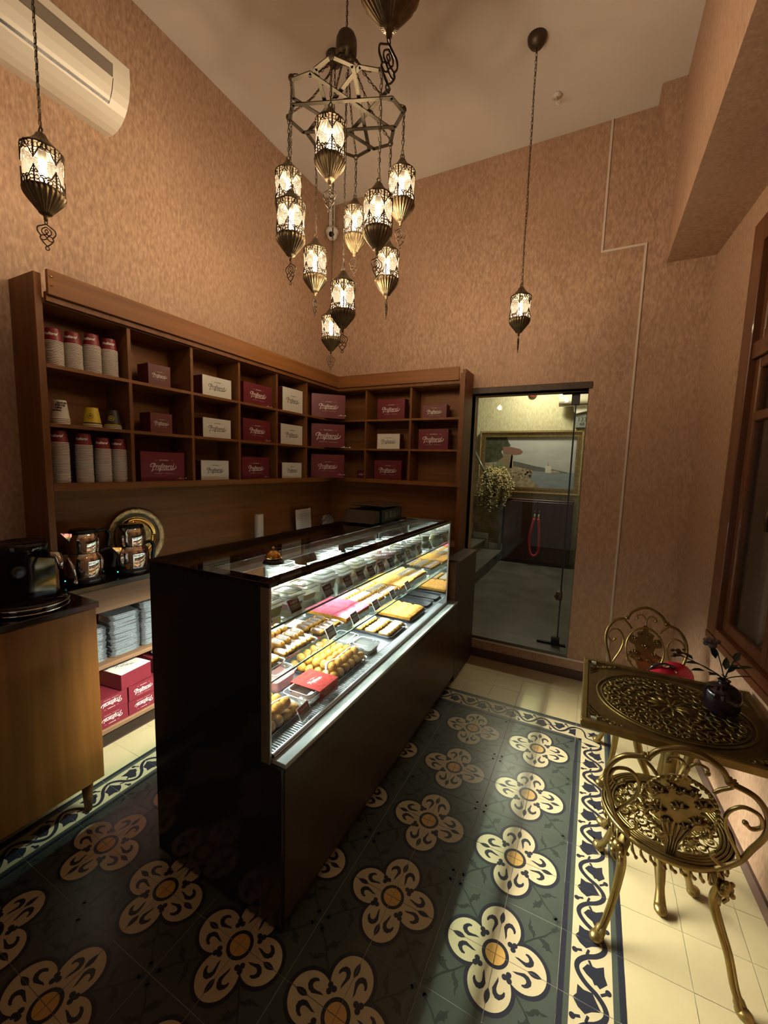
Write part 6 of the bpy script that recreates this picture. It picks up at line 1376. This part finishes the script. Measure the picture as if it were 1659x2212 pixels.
    for k in range(-2, 3): bb.tube([(k * 0.006, -0.006, 0.0), (k * 0.007, -0.007, 0.07), (k * 0.018, -0.006, 0.15)], 0.0035, 5)
    bb.obj('leaf_bunch', GOLDD, t, bk.location, (radians(15), 0, 0))
    bb = MB()
    for s in (-1, 1):
        for k in range(5): a = radians(90 - s * 40 + (k - 2) * 38); bb.tube([(s * 0.100, 0, 0.384), (s * 0.100 + 0.020 * cos(a), 0.0, 0.384 + 0.020 * sin(a))], [0.009, 0.003], 6)
        bb.ball((s * 0.100, 0, 0.384), 0.012, 8, 6)
    bb.obj('leaf_clamps', GOLDD, t, bk.location, (radians(15), 0, 0))
    bpy.data.objects.remove(bk)
    return t
chair('ornate gold garden chair standing nearest, its back towards the viewer', 0.507, -0.785, radians(-2), [(-0.190, 0.205), (0.150, 0.175), (-0.185, -0.205), (0.225, -0.215)])
chair('ornate gold garden chair behind the table, against the back wall', 0.525, 0.045, radians(180), [(-0.205, -0.205), (0.205, -0.205), (-0.19, 0.19), (0.19, 0.19)])
# red bag on the far chair
rb = thing('handbag', 'small glossy red handbag with a chrome clasp on the far chair', 'bag', (0.60, 0.10, 0.437), radians(10))
b = MB(); b.ball((0, 0, 0.10), 0.10, 18, 12, (1.0, 0.6, 1.0)); b.ball((0.06, 0.03, 0.13), 0.09, 16, 10, (1.1, 0.5, 1.0)); b.v = [(x, y, max(0, z)) for x, y, z in b.v]; b.obj('bag_body', mat('red_patent', (0.50, 0.015, 0.045), 0.12), rb)
b = MB(); b.tube(smooth_path([(-0.07, 0, 0.16), (-0.05, -0.01, 0.20), (0, -0.01, 0.215), (0.05, 0, 0.20)], 5), 0.008, 8); b.obj('bag_strap', BLACKP, rb)
b = MB(); b.ball((0.0, -0.01, 0.208), 0.014, 10, 6, (1.6, 1, 0.8)); b.ball((0.05, -0.01, 0.180), 0.009, 8, 5); b.obj('clasp', CHROME, rb)
# vase with artificial flowers
vz = thing('flower_vase', 'round black-purple glass vase with dark leaves and a faded rose on the table', 'vase', (0.705, -0.500, TH + 0.0085))
b = MB(); b.lathe([(0.0, 0.0), (0.046, 0.0), (0.057, 0.006), (0.061, 0.024), (0.062, 0.070), (0.055, 0.094), (0.036, 0.106), (0.020, 0.111), (0.018, 0.122), (0.022, 0.128), (0.016, 0.128), (0.012, 0.112)], 36); b.obj('vase_body', VASEM, vz)
b = MB()
for e in ((-0.10, 0.02, 0.17), (-0.16, 0.05, 0.18), (-0.05, 0.03, 0.26), (0.02, 0.0, 0.20), (0.05, 0.03, 0.24), (-0.06, -0.03, 0.16), (0.07, -0.02, 0.17)): b.tube(smooth_path([(0, 0, 0.05), (0, 0, 0.125), (e[0] * 0.5, e[1] * 0.5, 0.125 + (e[2] - 0.125) * 0.7), e], 4), 0.0022, 5)
b.obj('stems', LEAFD, vz)
def leafm(L_, w_): b = MB(); b.add([(0, 0, 0), (L_ * 0.35, w_, 0.004), (L_ * 0.7, w_ * 0.7, 0.002), (L_, 0, -0.006), (L_ * 0.7, -w_ * 0.7, 0.002), (L_ * 0.35, -w_, 0.004), (L_ * 0.4, 0, -0.003)], [(0, 1, 6), (1, 2, 3, 6), (6, 3, 4, 5), (0, 6, 5)], True); return b.mesh('leaf', LEAFD)
LFM = leafm(0.052, 0.013); rv = random.Random(21)
for (e, yaw, pit) in (((-0.08, 0.02, 0.165), 2.9, 0.1), ((-0.06, 0.01, 0.145), 3.3, 0.0), ((-0.10, 0.03, 0.175), 2.4, -0.3), ((-0.13, 0.04, 0.18), 3.1, 0.2), ((-0.03, 0.02, 0.20), 2.0, -0.9), ((0.0, 0.0, 0.17), 1.4, -1.1), ((0.01, 0, 0.16), 0.6, -0.8), ((0.02, 0.0, 0.18), 5.2, -0.6), ((-0.03, -0.02, 0.15), 4.0, -0.3), ((0.04, 0.01, 0.18), 0.1, -0.4), ((-0.02, 0.02, 0.22), 2.8, -0.7), ((0.03, 0.02, 0.20), 1.0, -0.9), ((-0.01, -0.02, 0.15), 4.7, -0.5)):
    link('leaf', LFM, vz, e, (0, pit, yaw))
b = MB()
for k in range(16): a = k * 2.4; r = 0.005 + 0.0012 * k; b.ball((-0.05 + r * cos(a), 0.03 + r * sin(a), 0.262 + 0.010 * cos(k)), 0.011, 7, 5, (1, 1, 0.8))
b.obj('rose', mat('faded_rose', (0.16, 0.12, 0.11), 0.7), vz)
b = MB()
for k in range(12): b.ball((-0.15 + rv.uniform(-0.025, 0.02), 0.05 + rv.uniform(-0.015, 0.015), 0.185 + rv.uniform(-0.015, 0.02)), 0.005, 6, 4, (1.6, 1, 1))
b.obj('seed_heads', mat('seed_brown', (0.10, 0.05, 0.02), 0.7), vz)
